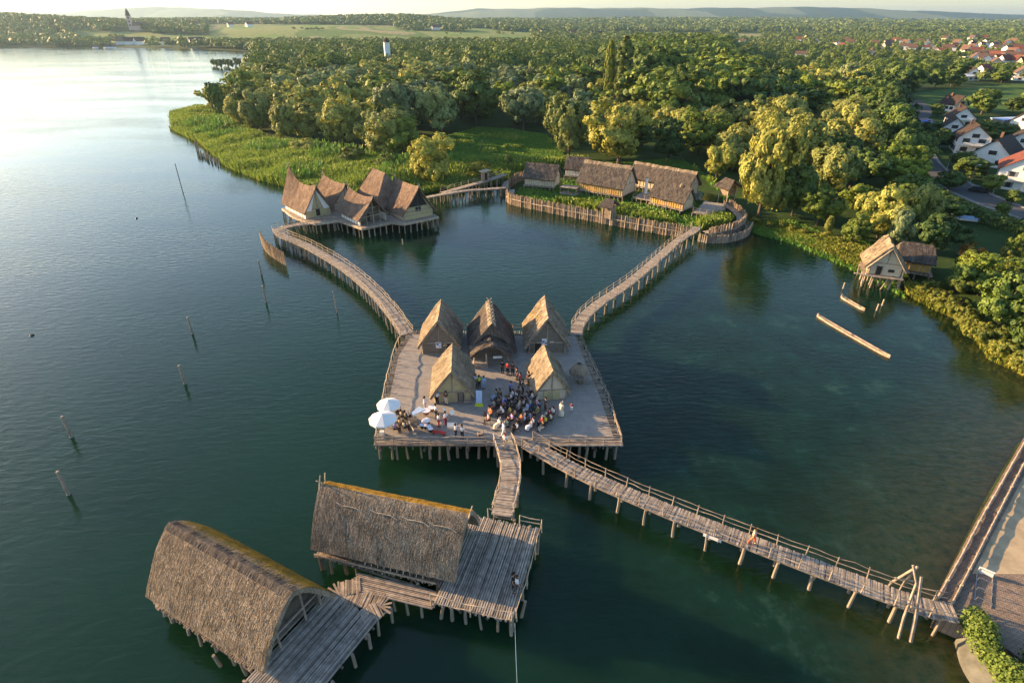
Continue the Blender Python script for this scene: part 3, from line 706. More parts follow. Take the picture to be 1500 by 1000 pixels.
railing(H1, [fh1(9.3, 4.5, 1.9), fh1(11.3, 4.5, 1.9)], 1.9, h=.95, rails=(.5, 1.0,), every=1.9, low=.4)
b = MB()
for u0_, w_ in ((-4.5, .06), (-1.5, .05), (1.2, .06), (3.4, .05)):
    b.tube([fh1(u0_ + k * .6, -1.05 - .06 * math.sin(k * 1.7) - .05 * k, sh1(.5, -(1.05 + .06 * math.sin(k * 1.7) + .05 * k) / 3.2)[2] + .1) for k in range(5)], .035, 5)
b.build('thatch_pole', M['log_pale'], rh1)
q = fh1(-6.0, .0, 0); b = MB(); b.tube([fh1(-6.1, .1, 6.6), fh1(-5.95, .2, 7.9)], .05, 5); b.build('ridge_pole', M['log_pale'], rh1)
H2, fh2, sh2, rh2 = longhouse('large thatched pile house at lower left with olive moss on its back slope', -20.2, 28.35, -28.1, 12.3, 6.8, 2.6, 6.9, 1.8, (4.9, 9.9, -3.9, 3.6), 'thatch_grey', 1.5, 'thatch_moss', lambda s, t: t > .13, cap='thatch_dark')
WK = walkway('footbridge', 'short sagging log footbridge joining the two large thatched houses', [fh2(8.7, 3.3, 1.75), fh2(9.3, 5.0, 1.6), fh1(-2.9, -5.6, 1.55), fh1(-1.2, -4.4, 1.6)], 1.35, 1.65, 1.6, (0, 0), 'log', logs=True, pr=.1)

# --- walkways
walkway('footbridge', 'short curved plank footbridge from the platform down to the log deck', [(-1.0, 47.3, 2), (-.35, 44.5, 2), (-.1, 42, 1.95), (-.5, 39, 1.9), (-.9, 36.9, 1.95)], 1.9, 2, 1.5, (1, 1), rh=.9)
LB = [(1.6, 46.8), (6.6, 42.4), (13, 38), (19.9, 33.9), (29.7, 28.3), (32.6, 27.3)]
walkway('long_footbridge', 'long straight plank footbridge with rails running from the platform to the paved bank', LB, 1.7, 2.0, 2.75, (1, 1), pr=.135, rh=1.0, rail_mat='log')
walkway('footbridge', 'straight railed footbridge from the platform to the palisaded village', [(8.9, 70.2, 2), (9.6, 73.3, 2), (12.4, 79.0, 2), (20.6, 89.8, 2.2), (31.7, 106.8, 2.5), (37.0, 113.6, 2.6), (38.2, 116, 2.6)], 1.7, 2.2, 3.0, (1, 1), pr=.12)
CBR = [(-14.6, 70.5), (-15.4, 72.0), (-18.2, 77.6), (-23.1, 86.0), (-30.0, 95.6), (-39.3, 106.0), (-46.6, 112.6), (-48.6, 116.2), (-46.5, 119.0), (-43.5, 120.7), (-38, 123)]
walkway('curved_footbridge', 'long curving plank footbridge with rails between the platform and the saddle-roofed houses', CBR, 1.9, 2.0, 1.55, (1, 1), pr=.12)
walkway('footbridge', 'low footbridge behind the saddle-roofed houses leading to the palisade corner', [(-23, 138, 2.2), (-19.9, 141.8, 2.1), (-12.2, 147.0, 2.1), (-6, 149, 2.1), (-.8, 150.5, 2.1)], 1.5, 2.1, 2.0, (0, 0), pr=.13)
walkway('footbridge', 'rising old footbridge with a small reed-walled gate hut beside the yellow willow', [(-17.5, 145.5, 2.0), (-10, 152, 2.6), (-5, 157, 2.9), (-2, 163.0, 2.6)], 1.8, 2.2, 2.2, (1, 0), pr=.13)
gh = thing('gate_hut', 'small reed-walled gate hut standing on the rising old footbridge', 'hut', (-7.2, 155, 2.8))
mb = MB(); mb.box((-7.2, 155, 4.0), (1.7, 1.2, 2.4), .7); mb.build('wall', M['stake'], gh)
mb = MB(); mb.box((-7.2, 155, 5.3), (2.6, 1.8, .18), .7, .06); mb.build('roof', M['log_pale'], gh)
mb = MB(); mb.box((-6.85, 154.5, 3.9), (.8, .1, 1.8), .7); mb.build('door', M['dark'], gh)
# screen of stakes beside the curved footbridge
def stakes(mb, path, h, r=.09, step=.2, z0=-1.0, jit=.25, lean=.03):
    for p in resample([Vector((a[0], a[1], 0)) for a in path], step):
        hh = h + R.uniform(-jit, jit); lx, ly = R.gauss(0, lean), R.gauss(0, lean)
        mb.tube([(p.x, p.y, z0), (p.x + lx * hh, p.y + ly * hh, hh)], [r * R.uniform(.8, 1.2), r * .75], 5)
sc_ = thing('stake_screen', 'isolated weathered stake screen in the water beside the curved footbridge', 'palisade', (-48, 110, 0))
pp = catmull([G(384, 357), G(389, 367), G(401, 378), G(419, 389)])
mb = MB(); stakes(mb, pp, 2.6, step=.15, jit=.3); mb.build('stake_wall', M['stake'], sc_)
mb = MB(); mb.tube([(p.x + .15, p.y + .1, 1.7) for p in pp], .07, 5); mb.build('cross_rail', M['log'], sc_)

# gate arch on the long bridge
ar = thing('gate_arch', 'tall crossed-log gate frame straddling the long footbridge near the bank', 'gate', (30.0, 28.2, 0))
def arch_leg(pts, r=.095): mb = MB(); mb.tube(pts, [r * 1.05, r] + [r * .85] * (len(pts) - 2), 7); mb.build('leg', M['log'], ar)
arch_leg([(28.5, 26.3, -1.2), (28.9, 27.3, 1.6), (29.7, 28.4, 3.9), (29.5, 29.1, 5.0)], .1)
arch_leg([(29.3, 26.0, -1.2), (29.6, 27.1, 1.6), (30.0, 28.6, 4.4)], .14)
arch_leg([(29.0, 30.2, -1.2), (29.2, 29.8, 2.2), (29.7, 28.9, 5.1)], .1)
arch_leg([(30.1, 29.8, -1.2), (30.0, 29.6, 2.2), (29.7, 28.9, 5.0)], .1)
mb = MB(); mb.tube([(28.9, 27.2, 2.9), (30.3, 27.0, 2.7)], .07, 6); mb.tube([(29.1, 29.6, 3.0), (30.3, 29.3, 3.0)], .07, 6); mb.build('cross_rail', M['log'], ar)
sgn = thing('sign_board', 'narrow white board fixed low on the outer side of the long footbridge', 'sign', (17.2, 34.2, 1.7))
a_ = math.atan2(-4.1, 6.9); mb = MB(); mb.box((16.9, 34.5, 1.85), (1.5, .05, .3), a_); mb.build('panel', M['white'], sgn)
mb = MB(); mb.box((16.5, 34.72, 1.9), (.05, .09, .5), a_); mb.box((17.3, 34.2, 1.9), (.05, .09, .5), a_); mb.build('bracket', M['log'], sgn)

# --- saddle-roofed houses on the left
CZ = 2.2
clus = thing('platform', 'dark timber platform on many piles under the saddle-roofed houses', 'platform', (-33, 127, 0))
cfr = Frame(-33, 127, 130)
for (u0, u1, n0, n1) in ((-9.4, 13, -12, 14.5),):
    pass
CPOLY = [(-48.6, 124.8), (-44.4, 121.0), (-42.0, 119.6), (-37.5, 121.8), (-34.0, 118.8), (-31.2, 116.3), (-25.8, 120.6), (-23.0, 119.4), (-16.2, 124.6), (-23, 134.5), (-36, 143), (-53, 131)]
mb = MB(); mb.prism(CPOLY, CZ - .25, CZ); mb.build('floor', M['log'], clus)
mb = MB()
for a, b_ in zip(CPOLY, CPOLY[1:] + CPOLY[:1]):
    for dz in (-.1, -.36): mb.tube([(a[0], a[1], CZ + dz), (b_[0], b_[1], CZ + dz)], .13, 6)
mb.build('edge_beam', M['log_pale'], clus)
piles_poly(clus, CPOLY, CZ - .2, 1.35, .13)
def saddle(label, front, yaw, L, W, ze, zr, zf, sag, wall, rs0=None, hip=0, gab=True, open_frame=False, win=None, roofmat='thatch_brown', ext=.8, p=.92, es=.0, side='clay_pale', ridge_ext=.7, white=False):
    a = rad(yaw); cx, cy = front[0] + math.cos(a) * L / 2, front[1] + math.sin(a) * L / 2
    fr = Frame(cx, cy, yaw); root = thing('saddle_roofed_house', label, 'house', (cx, cy, zf))
    # -u end is the front (nearest the camera); rs0 lifts the front ridge end, sag the back one
    f = roof_surface(fr, L / 2 - .5, L / 2 - .5, W / 2, ze, zr, p, sag, ridge_ext - hip, ridge_ext - hip, eave_sag=es, rs0=rs0)
    if hip:
        for s_ in (0, 1):
            e0, e1, a0 = Vector(f(s_, -1)), Vector(f(s_, 1)), Vector(f(s_, 0)); tri = [fr(*e0), fr(*e1), fr(*a0)]; mbh = MB(); mbh.slab(tri if s_ == 0 else tri[::-1], .2, (0, 0, 1)); mbh.build('hip_end', M[roofmat], root)
    roof = thatch(root, fr, f, roofmat, th=.22, nu=24, nt=14, straw=900, rough=.02, sl=.5, sw=.05)
    if hip == 0: ridge_horns(roof, fr, f, (0, 1), .8)
    hw = W / 2 - .7; uf = -(L / 2 - 1.1)
    if gab:
        g = gable(root, fr, f, W / 2, uf, hw * 2, zf + .02, wall, s=.12, win=win, drop=.3)
        if white:
            b = MB()
            for sg in (-1, 1):
                z1 = f(.1, .45)[2]
                b.slab([fr(uf - .12, sg * hw * .98, zf + 1.6), fr(uf - .12, sg * hw * .52, zf + 1.6), fr(uf - .12, sg * .12, f(.1, 0)[2] - 1.3), fr(uf - .12, sg * .25, f(.1, 0)[2] - .8)], -.05, (fr.u[0], fr.u[1], 0))
            b.build('white_panel', M['white'], g)
        gable(root, fr, f, W / 2, -uf, hw * 2, zf + .02, wall, s=.88, drop=.3, beams=False)
        if es == 0 and win and not white:
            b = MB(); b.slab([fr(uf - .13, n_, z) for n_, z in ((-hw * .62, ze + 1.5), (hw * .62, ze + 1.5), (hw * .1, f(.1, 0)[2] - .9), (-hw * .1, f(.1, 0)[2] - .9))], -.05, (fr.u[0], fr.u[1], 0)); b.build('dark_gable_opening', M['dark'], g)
            for z in (zf + .9, zf + 1.7, ze + 1.4): b = MB(); b.tube([fr(uf - .14, -hw, z), fr(uf - .14, hw, z)], .06, 5); b.build('cross_beam', M['log'], g)
    if open_frame:
        b = MB()
        for k in range(-2, 3):
            n_ = k * hw / 2; b.tube([fr(uf - .3, n_, zf - .5), fr(uf - .3, n_, f(.1, n_ / (W / 2))[2] - .3)], .08, 6)
        b.tube([fr(uf - .3, -hw, ze + .5), fr(uf - .3, hw, ze + .5)], .07, 5); b.tube([fr(uf - .3, -hw * .5, ze + 2.2), fr(uf - .3, hw * .5, ze + 2.2)], .07, 5)
        b.build('gable_frame', M['log'], root)
        gable(root, fr, f, W / 2, uf + 2.2, hw * 2, zf + .02, wall, s=.3, drop=.3, door=(0, 1.0, 1.7))
    for sg in (-1, 1): side_wall(root, fr, uf, -uf, sg * hw, zf + .02, ze + .4, side, studs=7)
    return root, fr, f
saddle('far left house with strongly upswept saddle ridge and white triangular gable panels', (-41.9, 123.7), 132, 13, 7.0, 3.4, 8.3, CZ, 2.9, 'clay', rs0=1.0, white=True, win=(0, 3.2, .9, 1.5), side='white')
saddle('half-shaded house behind and right of the upswept-ridge house', (-37.4, 130.0), 130, 11.5, 7.2, 3.4, 7.5, CZ, .7, 'clay_pale', rs0=.5, side='clay_pale')
saddle('front middle house with saddle roof and an open post-framed gable porch', (-28.9, 119.2), 131, 10.4, 7.6, 3.4, 7.3, CZ, .7, 'board', rs0=.8, gab=False, open_frame=True, side='white')
saddle('tallest rear house with short ridge and hipped ends among the saddle roofs', (-26.3, 127.8), 128, 12.5, 9.5, 3.4, 10.3, CZ, 0, 'clay_pale', rs0=0, hip=3.0, ridge_ext=.4, p=1.0, gab=False)
saddle('right-hand saddle-roofed house with ochre striped gable wall and square window', (-19.8, 122.7), 127, 10.8, 8.4, 3.4, 8.9, CZ, .3, 'clay', rs0=.4, win=(0, 4.2, 1.3, 1.0))

#@@PART3
# ------------------------------------------------------------------ palisaded village
def side_house(label, c, yaw, L, W, ze, zr, zf, wall, roofmat='thatch_dark', studs=12, gwall='clay_pale', straw=1100, cap=None, p=1.05, studmat='log_pale', over=.8, knob=None):
    fr = Frame(c[0], c[1], yaw); root = thing('thatched_pile_house', label, 'house', (c[0], c[1], zf))
    f = roof_surface(fr, L / 2, L / 2, W / 2, ze, zr, p)
    roof = thatch(root, fr, f, roofmat, th=.3, nu=30, nt=14, straw=straw, rough=.06, capmat=cap)
    hw = W / 2 - over
    for u in (-L / 2 + .6, L / 2 - .6): gable(root, fr, f, W / 2, u, hw * 2, zf + .02, gwall, drop=.35)
    for n_ in (-hw, hw): side_wall(root, fr, -L / 2 + .6, L / 2 - .6, n_, zf + .02, ze + .45, wall, studs=studs, studmat=studmat)
    log_floor(root, fr, -L / 2 + .3, L / 2 - .3, -hw - .45, hw + .45, zf, True, 'plank', .3, name='floor')
    mb = MB()
    for n_ in (-hw - .3, hw + .3): mb.tube([fr(-L / 2 + .2, n_, zf - .2), fr(L / 2 - .2, n_, zf - .2)], .12, 6)
    mb.build('edge_beam', M['log_pale'], root)
    for u in np.arange(-L / 2 + .5, L / 2, 1.15):
        for n_ in (-hw - .2, hw + .2): q = fr(u, n_, 0); pile(root, q[0], q[1], zf - .15, .13, zbot=-.6)
    if knob is not None:
        u, n_, z = f(knob, 0); b = MB(); b.tube([fr(u, 0, z - .1), fr(u, 0, z + .35), fr(u, 0, z + .75)], [.55, .5, .08], 8); b.build('smoke_hood', M['thatch_gold'], roof)
    return root, fr, f
side_house('leftmost thatched house inside the palisade, with pale yellow studded wall', (8.0, 153.4), -21, 9.0, 6.4, 4.1, 7.5, 2.4, 'clay_pale', studs=13)
side_house('small white-walled thatched house behind the largest palisade house', (18.3, 163.6), -24, 6.5, 5.6, 4.1, 7.2, 2.4, 'white', studs=6)
side_house('largest thatched house inside the palisade, with knotted ridge and brown studded wall', (24.0, 147.0), -36, 13.4, 8.4, 4.2, 9.0, 2.4, 'clay_orange', studs=20, roofmat='thatch_dark', cap='thatch_gold')
side_house('long dark-roofed house at the back of the palisaded village', (38.6, 148.6), -44, 18, 6.6, 4.2, 7.8, 2.4, 'clay_pale', studs=16, cap='thatch_gold')
side_house('front right palisade house with bright orange studded wall and thatched smoke hood', (37.2, 133.4), -45, 9.6, 5.8, 4.0, 7.0, 2.5, 'clay_orange', studs=14, knob=.72, studmat='log')
def open_shed(label, c, yaw, L, W, z, zf):
    fr = Frame(c[0], c[1], yaw); root = thing('open_shed', label, 'shed', (c[0], c[1], 0))
    mb = MB(); 
    for k in range(int(L / .28)):
        u = -L / 2 + (k + .5) * .28; mb.box(fr(u, 0, z + R.gauss(0, .015)), (.25, W + R.uniform(-.1, .2), .07), fr.a)
    mb.build('plank_roof', M['plank'], root)
    for u in (-L / 2 + .2, 0, L / 2 - .2):
        for n_ in (-W / 2 + .2, W / 2 - .2):
            q = fr(u, n_, 0); m2 = MB(); m2.tube([(q[0], q[1], .2), (q[0], q[1], z - .03)], .09, 6); m2.build('post', M['log'], root)
    mb = MB(); mb.box(fr(0, 0, zf), (L, W, .12), fr.a); mb.build('floor', M['plank'], root)
    return root
open_shed('low open plank-roofed shed right of the leftmost palisade house', (14.8, 147.4), -25, 4.6, 3.0, 3.0, 1.4)
vp = thing('platform', 'timber platform with railing beside the orange-walled palisade house', 'platform', (47, 130, 0))
VP = [(40.6, 127.2), (44.0, 125.2), (48.6, 129.5), (49.5, 134), (46.0, 136.5), (43, 131)]
mb = MB(); mb.prism(VP, 2.2, 2.42); mb.build('floor', M['plank'], vp)
railing(vp, [(*p, 2.4) for p in VP[:4]], 2.4, rails=(.5, 1), every=1.5, mat='log'); piles_poly(vp, VP, 2.3, 1.1, .12)
vp = thing('platform', 'timber yard platform between the largest palisade house and the orange-walled one', 'platform', (33, 141, 0))
VP = [(29.5, 139.8), (34.0, 136.2), (38.5, 141), (33.5, 146)]
mb = MB(); mb.prism(VP, 2.15, 2.35); mb.build('floor', M['plank'], vp)
railing(vp, [(*p, 2.35) for p in VP[:2]], 2.4, rails=(.9,), every=1.5, mat='log'); piles_poly(vp, VP, 2.3, 1.1, .12)
q = G(945.6, 283, 2.4); pt = thing('carved_post', 'tall pale post standing on the yard platform inside the palisade', 'post', (q[0], q[1], 2.35))
mb = MB(); mb.tube([(q[0], q[1], 2.3), (q[0], q[1], 4.2), (q[0] + .05, q[1], 6.0)], [.42, .40, .36], 10); mb.build('shaft', M['white'], pt)
mb = MB(); mb.tube([(q[0] + .05, q[1], 6.0), (q[0] + .05, q[1], 6.25)], [.28, .12], 8); mb.build('top', M['log'], pt)
RING = [(-1.0, 150.5), (-.9, 143.0), (4.0, 138.4), (13.0, 131.9), (22.7, 125.0), (30, 120.2), (36.6, 115.9), (40.8, 115.0), (46.8, 118.4), (51.3, 124.0), (52.4, 130), (51.9, 137)]
def palisade(label, pts, h, step=.225, rail=True, z0=-.8, walk=False, jit=.22, mat='stake'):
    path = catmull(pts, .5); root = thing('palisade', label, 'palisade', (pts[0][0], pts[0][1], 0))
    mb = MB(); stakes(mb, path, h, .13, step, z0, jit); mb.build('stake_wall', M[mat], root)
    if rail:
        o = offset(path, -.22); rp = resample(o, 3.1); rr2 = random.Random(3)
        mb = MB()
        for a, b_ in zip(rp, rp[1:]):
            c = (a + b_) / 2; mb.box((c.x, c.y, h * .52 + rr2.gauss(0, .05)), ((b_ - a).length * .95, .07, .17), math.atan2(b_.y - a.y, b_.x - a.x))
        mb.build('rail_board', M['log_pale'], root)
        for p in rp:
            m2 = MB(); m2.tube([(p.x, p.y, -1), (p.x, p.y, h - .05)], .1, 6); m2.build('post', M['log_pale'], root)
    if walk:
        o = offset(path, 1.0); mb = MB(); planks(mb, [p + Vector((0, 0, 1.5)) for p in o], 1.5, step=.3); mb.build('inner_walk', M['plank'], root)
        for p in resample(o, 3): 
            m2 = MB(); m2.tube([(p.x, p.y, 0), (p.x, p.y, 1.45)], .1, 6); m2.build('pile', M['pile'], root)
    return root
palisade('tall front palisade of weathered stakes facing the open water, left of the footbridge end', RING[:7], 2.75, walk=True)
palisade('curving palisade of tall stakes round the right-hand end of the village', RING[7:], 2.8, walk=True)
palisade('back corner palisade curving behind the leftmost palisade house', [(-1.0, 151.5), (-.6, 157), (1.2, 162), (4.5, 167)], 3.0, rail=False, walk=True)
palisade('low outer stake row in the water at the right-hand end of the village', [(38.6, 114.4), (41, 113.3), (45, 114.0), (49.5, 117.4), (52.6, 122.5)], 1.7, rail=False, jit=.12, mat='log')
def tower(label, x, y, yaw, w, h, ze, wall):
    fr = Frame(x, y, yaw); root = thing('gate_tower', label, 'tower', (x, y, 0))
    f = roof_surface(fr, w * .95, w * .95, w * .95, ze, ze + w * .75, 1.0, 0, -w * .4, -w * .4)
    thatch(root, fr, f, 'thatch_dark', th=.25, nu=8, nt=8, straw=350, ridgecap=False)
    mb = MB(); mb.box(fr(0, 0, (h + ze) / 2), (w, w, ze - h + .3), fr.a); mb.build('wall', M[wall], root)
    for a in (-1, 1):
        for c in (-1, 1): q = fr(a * w / 2, c * w / 2, 0); m2 = MB(); m2.tube([(q[0], q[1], -.8), (q[0], q[1], ze + .2)], .12, 6); m2.build('post', M['log_pale'], root)
    return root
tower('thatched wicker gate tower on the front palisade', 21.6, 126.4, -37, 2.0, 1.6, 4.1, 'stake')
t = tower('thatched lookout gate at the back right of the palisade', 51.8, 138.6, -60, 2.6, 3.6, 5.2, 'thatch_gold')
# ------------------------------------------------------------------ huts on the right shore
def shore_hut():
    fr = Frame(*G(1296, 383, 2.4), 62); root = thing('thatched_hut', 'shore hut on stilts with white clay gable and ragged sunlit thatch', 'hut', (*fr.c, 2.2))
    fr = Frame(63.9, 93.3, 68)
    f = roof_surface(fr, 3.2, 3.0, 3.3, 3.6, 7.4, 1.1, .3, .2, .2)
    rf = thatch(root, fr, f, 'thatch_gold', th=.45, nu=14, nt=12, straw=1500, rough=.12, sl=.9)
    g = gable(root, fr, f, 3.3, -2.6, 4.6, 2.3, 'clay_pale', door=(.9, .9, 1.5), win=None, drop=.5)
    mb = MB(); mb.box(fr(-2.72, -.9, 3.2), (.06, .9, .5), fr.a); mb.build('hatch', M['dark'], g)
    gable(root, fr, f, 3.3, 2.4, 4.6, 2.3, 'clay_pale', drop=.5)
    for n_ in (-2.3, 2.3): side_wall(root, fr, -2.6, 2.4, n_, 2.3, 4.0, 'clay', studs=6)
    log_floor(root, fr, -3.6, 3.2, -2.8, 3.0, 2.25, True, 'log', .22)
    b = MB(); b.tube([fr(-2.9, -3.0, 2.1), fr(-2.9, 4.4, 2.1)], .13, 6); b.tube([fr(2.6, -2.9, 2.1), fr(2.6, 3, 2.1)], .13, 6); b.build('beam', M['log_pale'], root)
    for u in (-3.2, -1.8, .2, 2.4):
        for n_ in (-2.6, -1.2, .2, 1.5, 2.7): q = fr(u, n_, 0); pile(root, q[0], q[1], 2.15, .16 * R.uniform(.8, 1.2), zbot=-1, lean=.1)
    for n_ in (-2.7, 2.7): b = MB(); b.tube([fr(-3.0, n_, .3), fr(-3.0, n_ * .95, 4.2)], .12, 6); b.build('corner_post', M['log_pale'], root)
    b = MB(); b.tube([fr(-3.3, -2.9, 3.4), fr(-3.35, 0.1, 7.4)], .09, 6); b.tube([fr(-3.3, 2.9, 3.4), fr(-3.35, -.1, 7.3)], .09, 6); b.build('bargeboard', M['log_pale'], rf)
shore_hut()
fr = Frame(70.9, 96.2, -28); root = thing('thatched_hut', 'second darker shore hut half hidden behind the white-gabled one', 'hut', (70.9, 96.2, 1.6))
f = roof_surface(fr, 3.2, 3.2, 2.9, 3.5, 6.0, 1.1, 0, -.8, -.8); thatch(root, fr, f, 'thatch_dark', th=.35, nu=14, nt=10, straw=900)
for n_ in (-1.9, 1.9): side_wall(root, fr, -2.6, 2.6, n_, 1.7, 3.9, 'clay_orange', studs=7)
for u in (-2.6, 2.6): gable(root, fr, f, 2.9, u, 3.8, 1.7, 'board')
log_floor(root, fr, -4, 3.4, -3.0, 2.4, 1.65, True, 'log', .24)
for u in (-3.6, -1.6, .8, 2.8):
    for n_ in (-2.6, 0, 2.0): q = fr(u, n_, 0); pile(root, q[0], q[1], 1.6, .14, zbot=-1, lean=.1)
# ------------------------------------------------------------------ dugouts, mooring poles, stakes in the lake
def dugout(label, a, b_, w, h=.3):
    a = Vector((*a, 0)); b_ = Vector((*b_, 0)); d = (b_ - a); L = d.length; fr = Frame((a.x + b_.x) / 2, (a.y + b_.y) / 2, math.degrees(math.atan2(d.y, d.x)))
    root = thing('dugout_boat', label, 'boat', (*fr.c, 0)); mb = MB(); n = 20; sec = []
    for i in range(n + 1):
        s = i / n; u = -L / 2 + L * s; k = max(0.06, 1 - abs(2 * s - 1) ** 7) * w / 2; zt = h + .22 * abs(2 * s - 1) ** 6; kb = k * .7; ki = k * .8
        sec.append([(u, -k, zt), (u, -k, .05), (u, -kb, -.2), (u, kb, -.2), (u, k, .05), (u, k, zt), (u, ki, zt), (u, ki * .8, .02 if 0 < i < n else zt - .05), (u, -ki * .8, .02 if 0 < i < n else zt - .05), (u, -ki, zt)])
    vs = [fr(*p) for s_ in sec for p in s_]; k = 10
    fs = [(i * k + j, i * k + (j + 1) % k, (i + 1) * k + (j + 1) % k, (i + 1) * k + j) for i in range(n) for j in range(k)] + [tuple(range(k - 1, -1, -1)), tuple(range(n * k, n * k + k))]
    mb.add(vs, fs); hull = mb.build('hull', M['log'], root)
    for s in (.12, .5, .86) if L > 6 else (.2, .75):
        m2 = MB(); m2.box(fr(-L / 2 + L * s, 0, h - .02), (.22, w * .8, .05), fr.a); m2.build('thwart', M['log'], root)
    m2 = MB(); m2.tube([fr(-L / 2 + .4, -w * .3, h - .1), fr(-L / 2 + .35, -w * .3, h + .5)], .05, 6); m2.build('peg', M['log_pale'], root)
dugout('very long pale dugout boat floating in the open bay', G(1197, 461, .3), G(1304, 522, .3), .62)
dugout('short pale dugout boat moored to a post near the stilt hut', G(1232, 433, .3), G(1267, 453, .3), .62)
def lake_pole(label, px, py, h, r=.16, group='mooring poles in the open lake', lean=(0, 0), mat='pile', name='mooring_pole'):
    x, y = G(px, py, 0); root = thing(name, label, 'pole', (x, y, 0), group)
    mb = MB(); mb.tube([(x, y, -1.8), (x + lean[0] * .5, y + lean[1] * .5, h * .5), (x + lean[0], y + lean[1], h)], [r, r * .95, r * .85], 8); s_ = mb.build('shaft', M[mat], root)
    mb = MB(); mb.tube([(x + lean[0], y + lean[1], h), (x + lean[0], y + lean[1], h + .06)], [r * .9, r * .5], 8); mb.build('cap', M['log_pale'], root)
    mb = MB(); mb.tube([(x - .005, y, .02), (x, y, .14)], [r * 1.25, r * 1.2], 8); mb.build('waterline_ring', M['concrete'], root)
lake_pole('thick mooring pole nearest the camera, lowest of the left-hand row', 101, 724, 2.9, .17)
lake_pole('mooring pole, second from below in the left-hand row', 105, 640, 2.8, .17)
lake_pole('mooring pole in the middle of the lake, third from below', 271, 562, 2.7, .17)
lake_pole('mooring pole just above the middle one in the left lake', 282, 489, 2.7, .16)
lake_pole('mooring pole left of the curved footbridge, lower of the close pair', 390, 443, 2.9, .16)
lake_pole('mooring pole with pale knot left of the curved footbridge, upper of the close pair', 383, 402, 2.7, .16)
lake_pole('thin bent pole standing alone beside the curved footbridge', 494, 458, 3.6, .08, lean=(-.15, 0), mat='log')
lake_pole('tall thin pole far out in the left lake', 268, 282, 7.5, .11, lean=(.0, 0), mat='log_dark')
for px, py, lb in ((1235, 423, 'mooring post at the bow of the short dugout'), (1292, 448, 'lone stub post in front of the stilt hut'), (1284, 455, 'pale stub post beside the dark reflection of the stilt hut'), (590, 358, 'pale stub post in the water in front of the saddle-roofed houses')):
    lake_pole(lb, px, py, 1.1, .13, 'short posts standing in the shallows', mat='log_pale', name='post')
ROWS = [(288.5 + k * .9, 221 + k * 1.0) for k in range(3)] + [(293 + k * 2.1, 228 + k * .95) for k in range(15)]
pr0 = None
for k, (px, py) in enumerate(ROWS):
    x, y = G(px, py, 0); o = bpy.data.objects.new('stake', PILE[k % 5]); COL.objects.link(o); h = (3.2 if k < 3 else 1.7) * R.uniform(.8, 1.15)
    o.location = (x, y, -1.4); o.scale = (.22, .22, h + 1.4); o.rotation_euler = (R.gauss(0, .05), R.gauss(0, .05), 0)
    tag(o, 'tall dark stake at the head of the row beside the reed shore' if k < 3 else 'dark stake in the row of the old fence beside the reed shore', 'stake', 'old fence stakes off the reed shore')
for px, py in ((47, 491), (200, 320), (22, 105), (58, 95)):
    x, y = G(px, py, 0); root = thing('buoy', 'small dark buoy floating on the open lake', 'buoy', (x, y, 0), 'small buoys on the lake')
    mb = MB(); mb.tube([(x, y, -.25), (x, y, 0), (x, y, .2)], [.12, .32, .2], 10); mb.build('float', M['black'], root)
    mb = MB(); mb.tube([(x, y, .2), (x, y, .45)], .04, 6); mb.build('pin', M['metal'], root)
mb = MB(); p0 = Vector(fh1(11.3, -4.7, 1.9)); p1 = Vector((*G(758, 1010, 0.05), .05))
mb.tube([p0 + (p1 - p0) * (k / 10) - Vector((0, 0, .35 * math.sin(math.pi * k / 10))) for k in range(11)], .022, 5)
tag(mb.build('rope', M['rope'], loc=tuple(p0)), 'thin blue rope running from the corner of the log deck towards the viewer', 'rope')

# ------------------------------------------------------------------ paved bank at lower right
m, nt, b = new_mat('brick_paving', .9, .2)
tc = nt.nodes.new('ShaderNodeTexCoord'); mp = nt.nodes.new('ShaderNodeMapping'); mp.inputs['Rotation'].default_value = (0, 0, rad(28)); nt.links.new(tc.outputs['Object'], mp.inputs[0])
br = nt.nodes.new('ShaderNodeTexBrick'); br.inputs['Scale'].default_value = 1; br.inputs['Brick Width'].default_value = .34; br.inputs['Row Height'].default_value = .22; br.inputs['Mortar Size'].default_value = .018
br.inputs['Color1'].default_value = (.30, .22, .16, 1); br.inputs['Color2'].default_value = (.22, .17, .135, 1); br.inputs['Mortar'].default_value = (.10, .09, .075, 1)
nt.links.new(mp.outputs[0], br.inputs[0]); n = noise(nt, .6, 6, rough=.7); r_ = ramp(nt, [(.65,) * 3, (1.3,) * 3], [.3, .7]); nt.links.new(n.outputs[0], r_.inputs[0])
nt.links.new(mixc(nt, br.outputs[0], r_.outputs[0], 1.0, 'MULTIPLY'), b.inputs['Base Color']); M['brick_paving'] = m
M['sand_path'] = m_plain('sand_path', (.42, .33, .21), .95, .22, .9)
BK = [(31.4, 27.4), G(1378, 862, 1.6), G(1437, 750, 1.6), G(1497, 645, 1.6), (80, 70), (95, 60), (80, 40), (62, 18), (48, 6), (40, 14), (36.2, 22.0), (34.2, 25.6)]
mb = MB(); mb.prism(BK, .2, 1.62); tag(mb.build('pavement', M['brick_paving']), kind='structure')
SP_ = [G(1424, 840, 1.6), G(1450, 790, 1.6), (57.5, 49.4), (70, 60), (90, 58), (75, 38), (52, 30.5), (45.5, 31.0)]
mb = MB(); mb.prism(SP_, 1.55, 1.626); tag(mb.build('path', M['sand_path']), kind='structure')
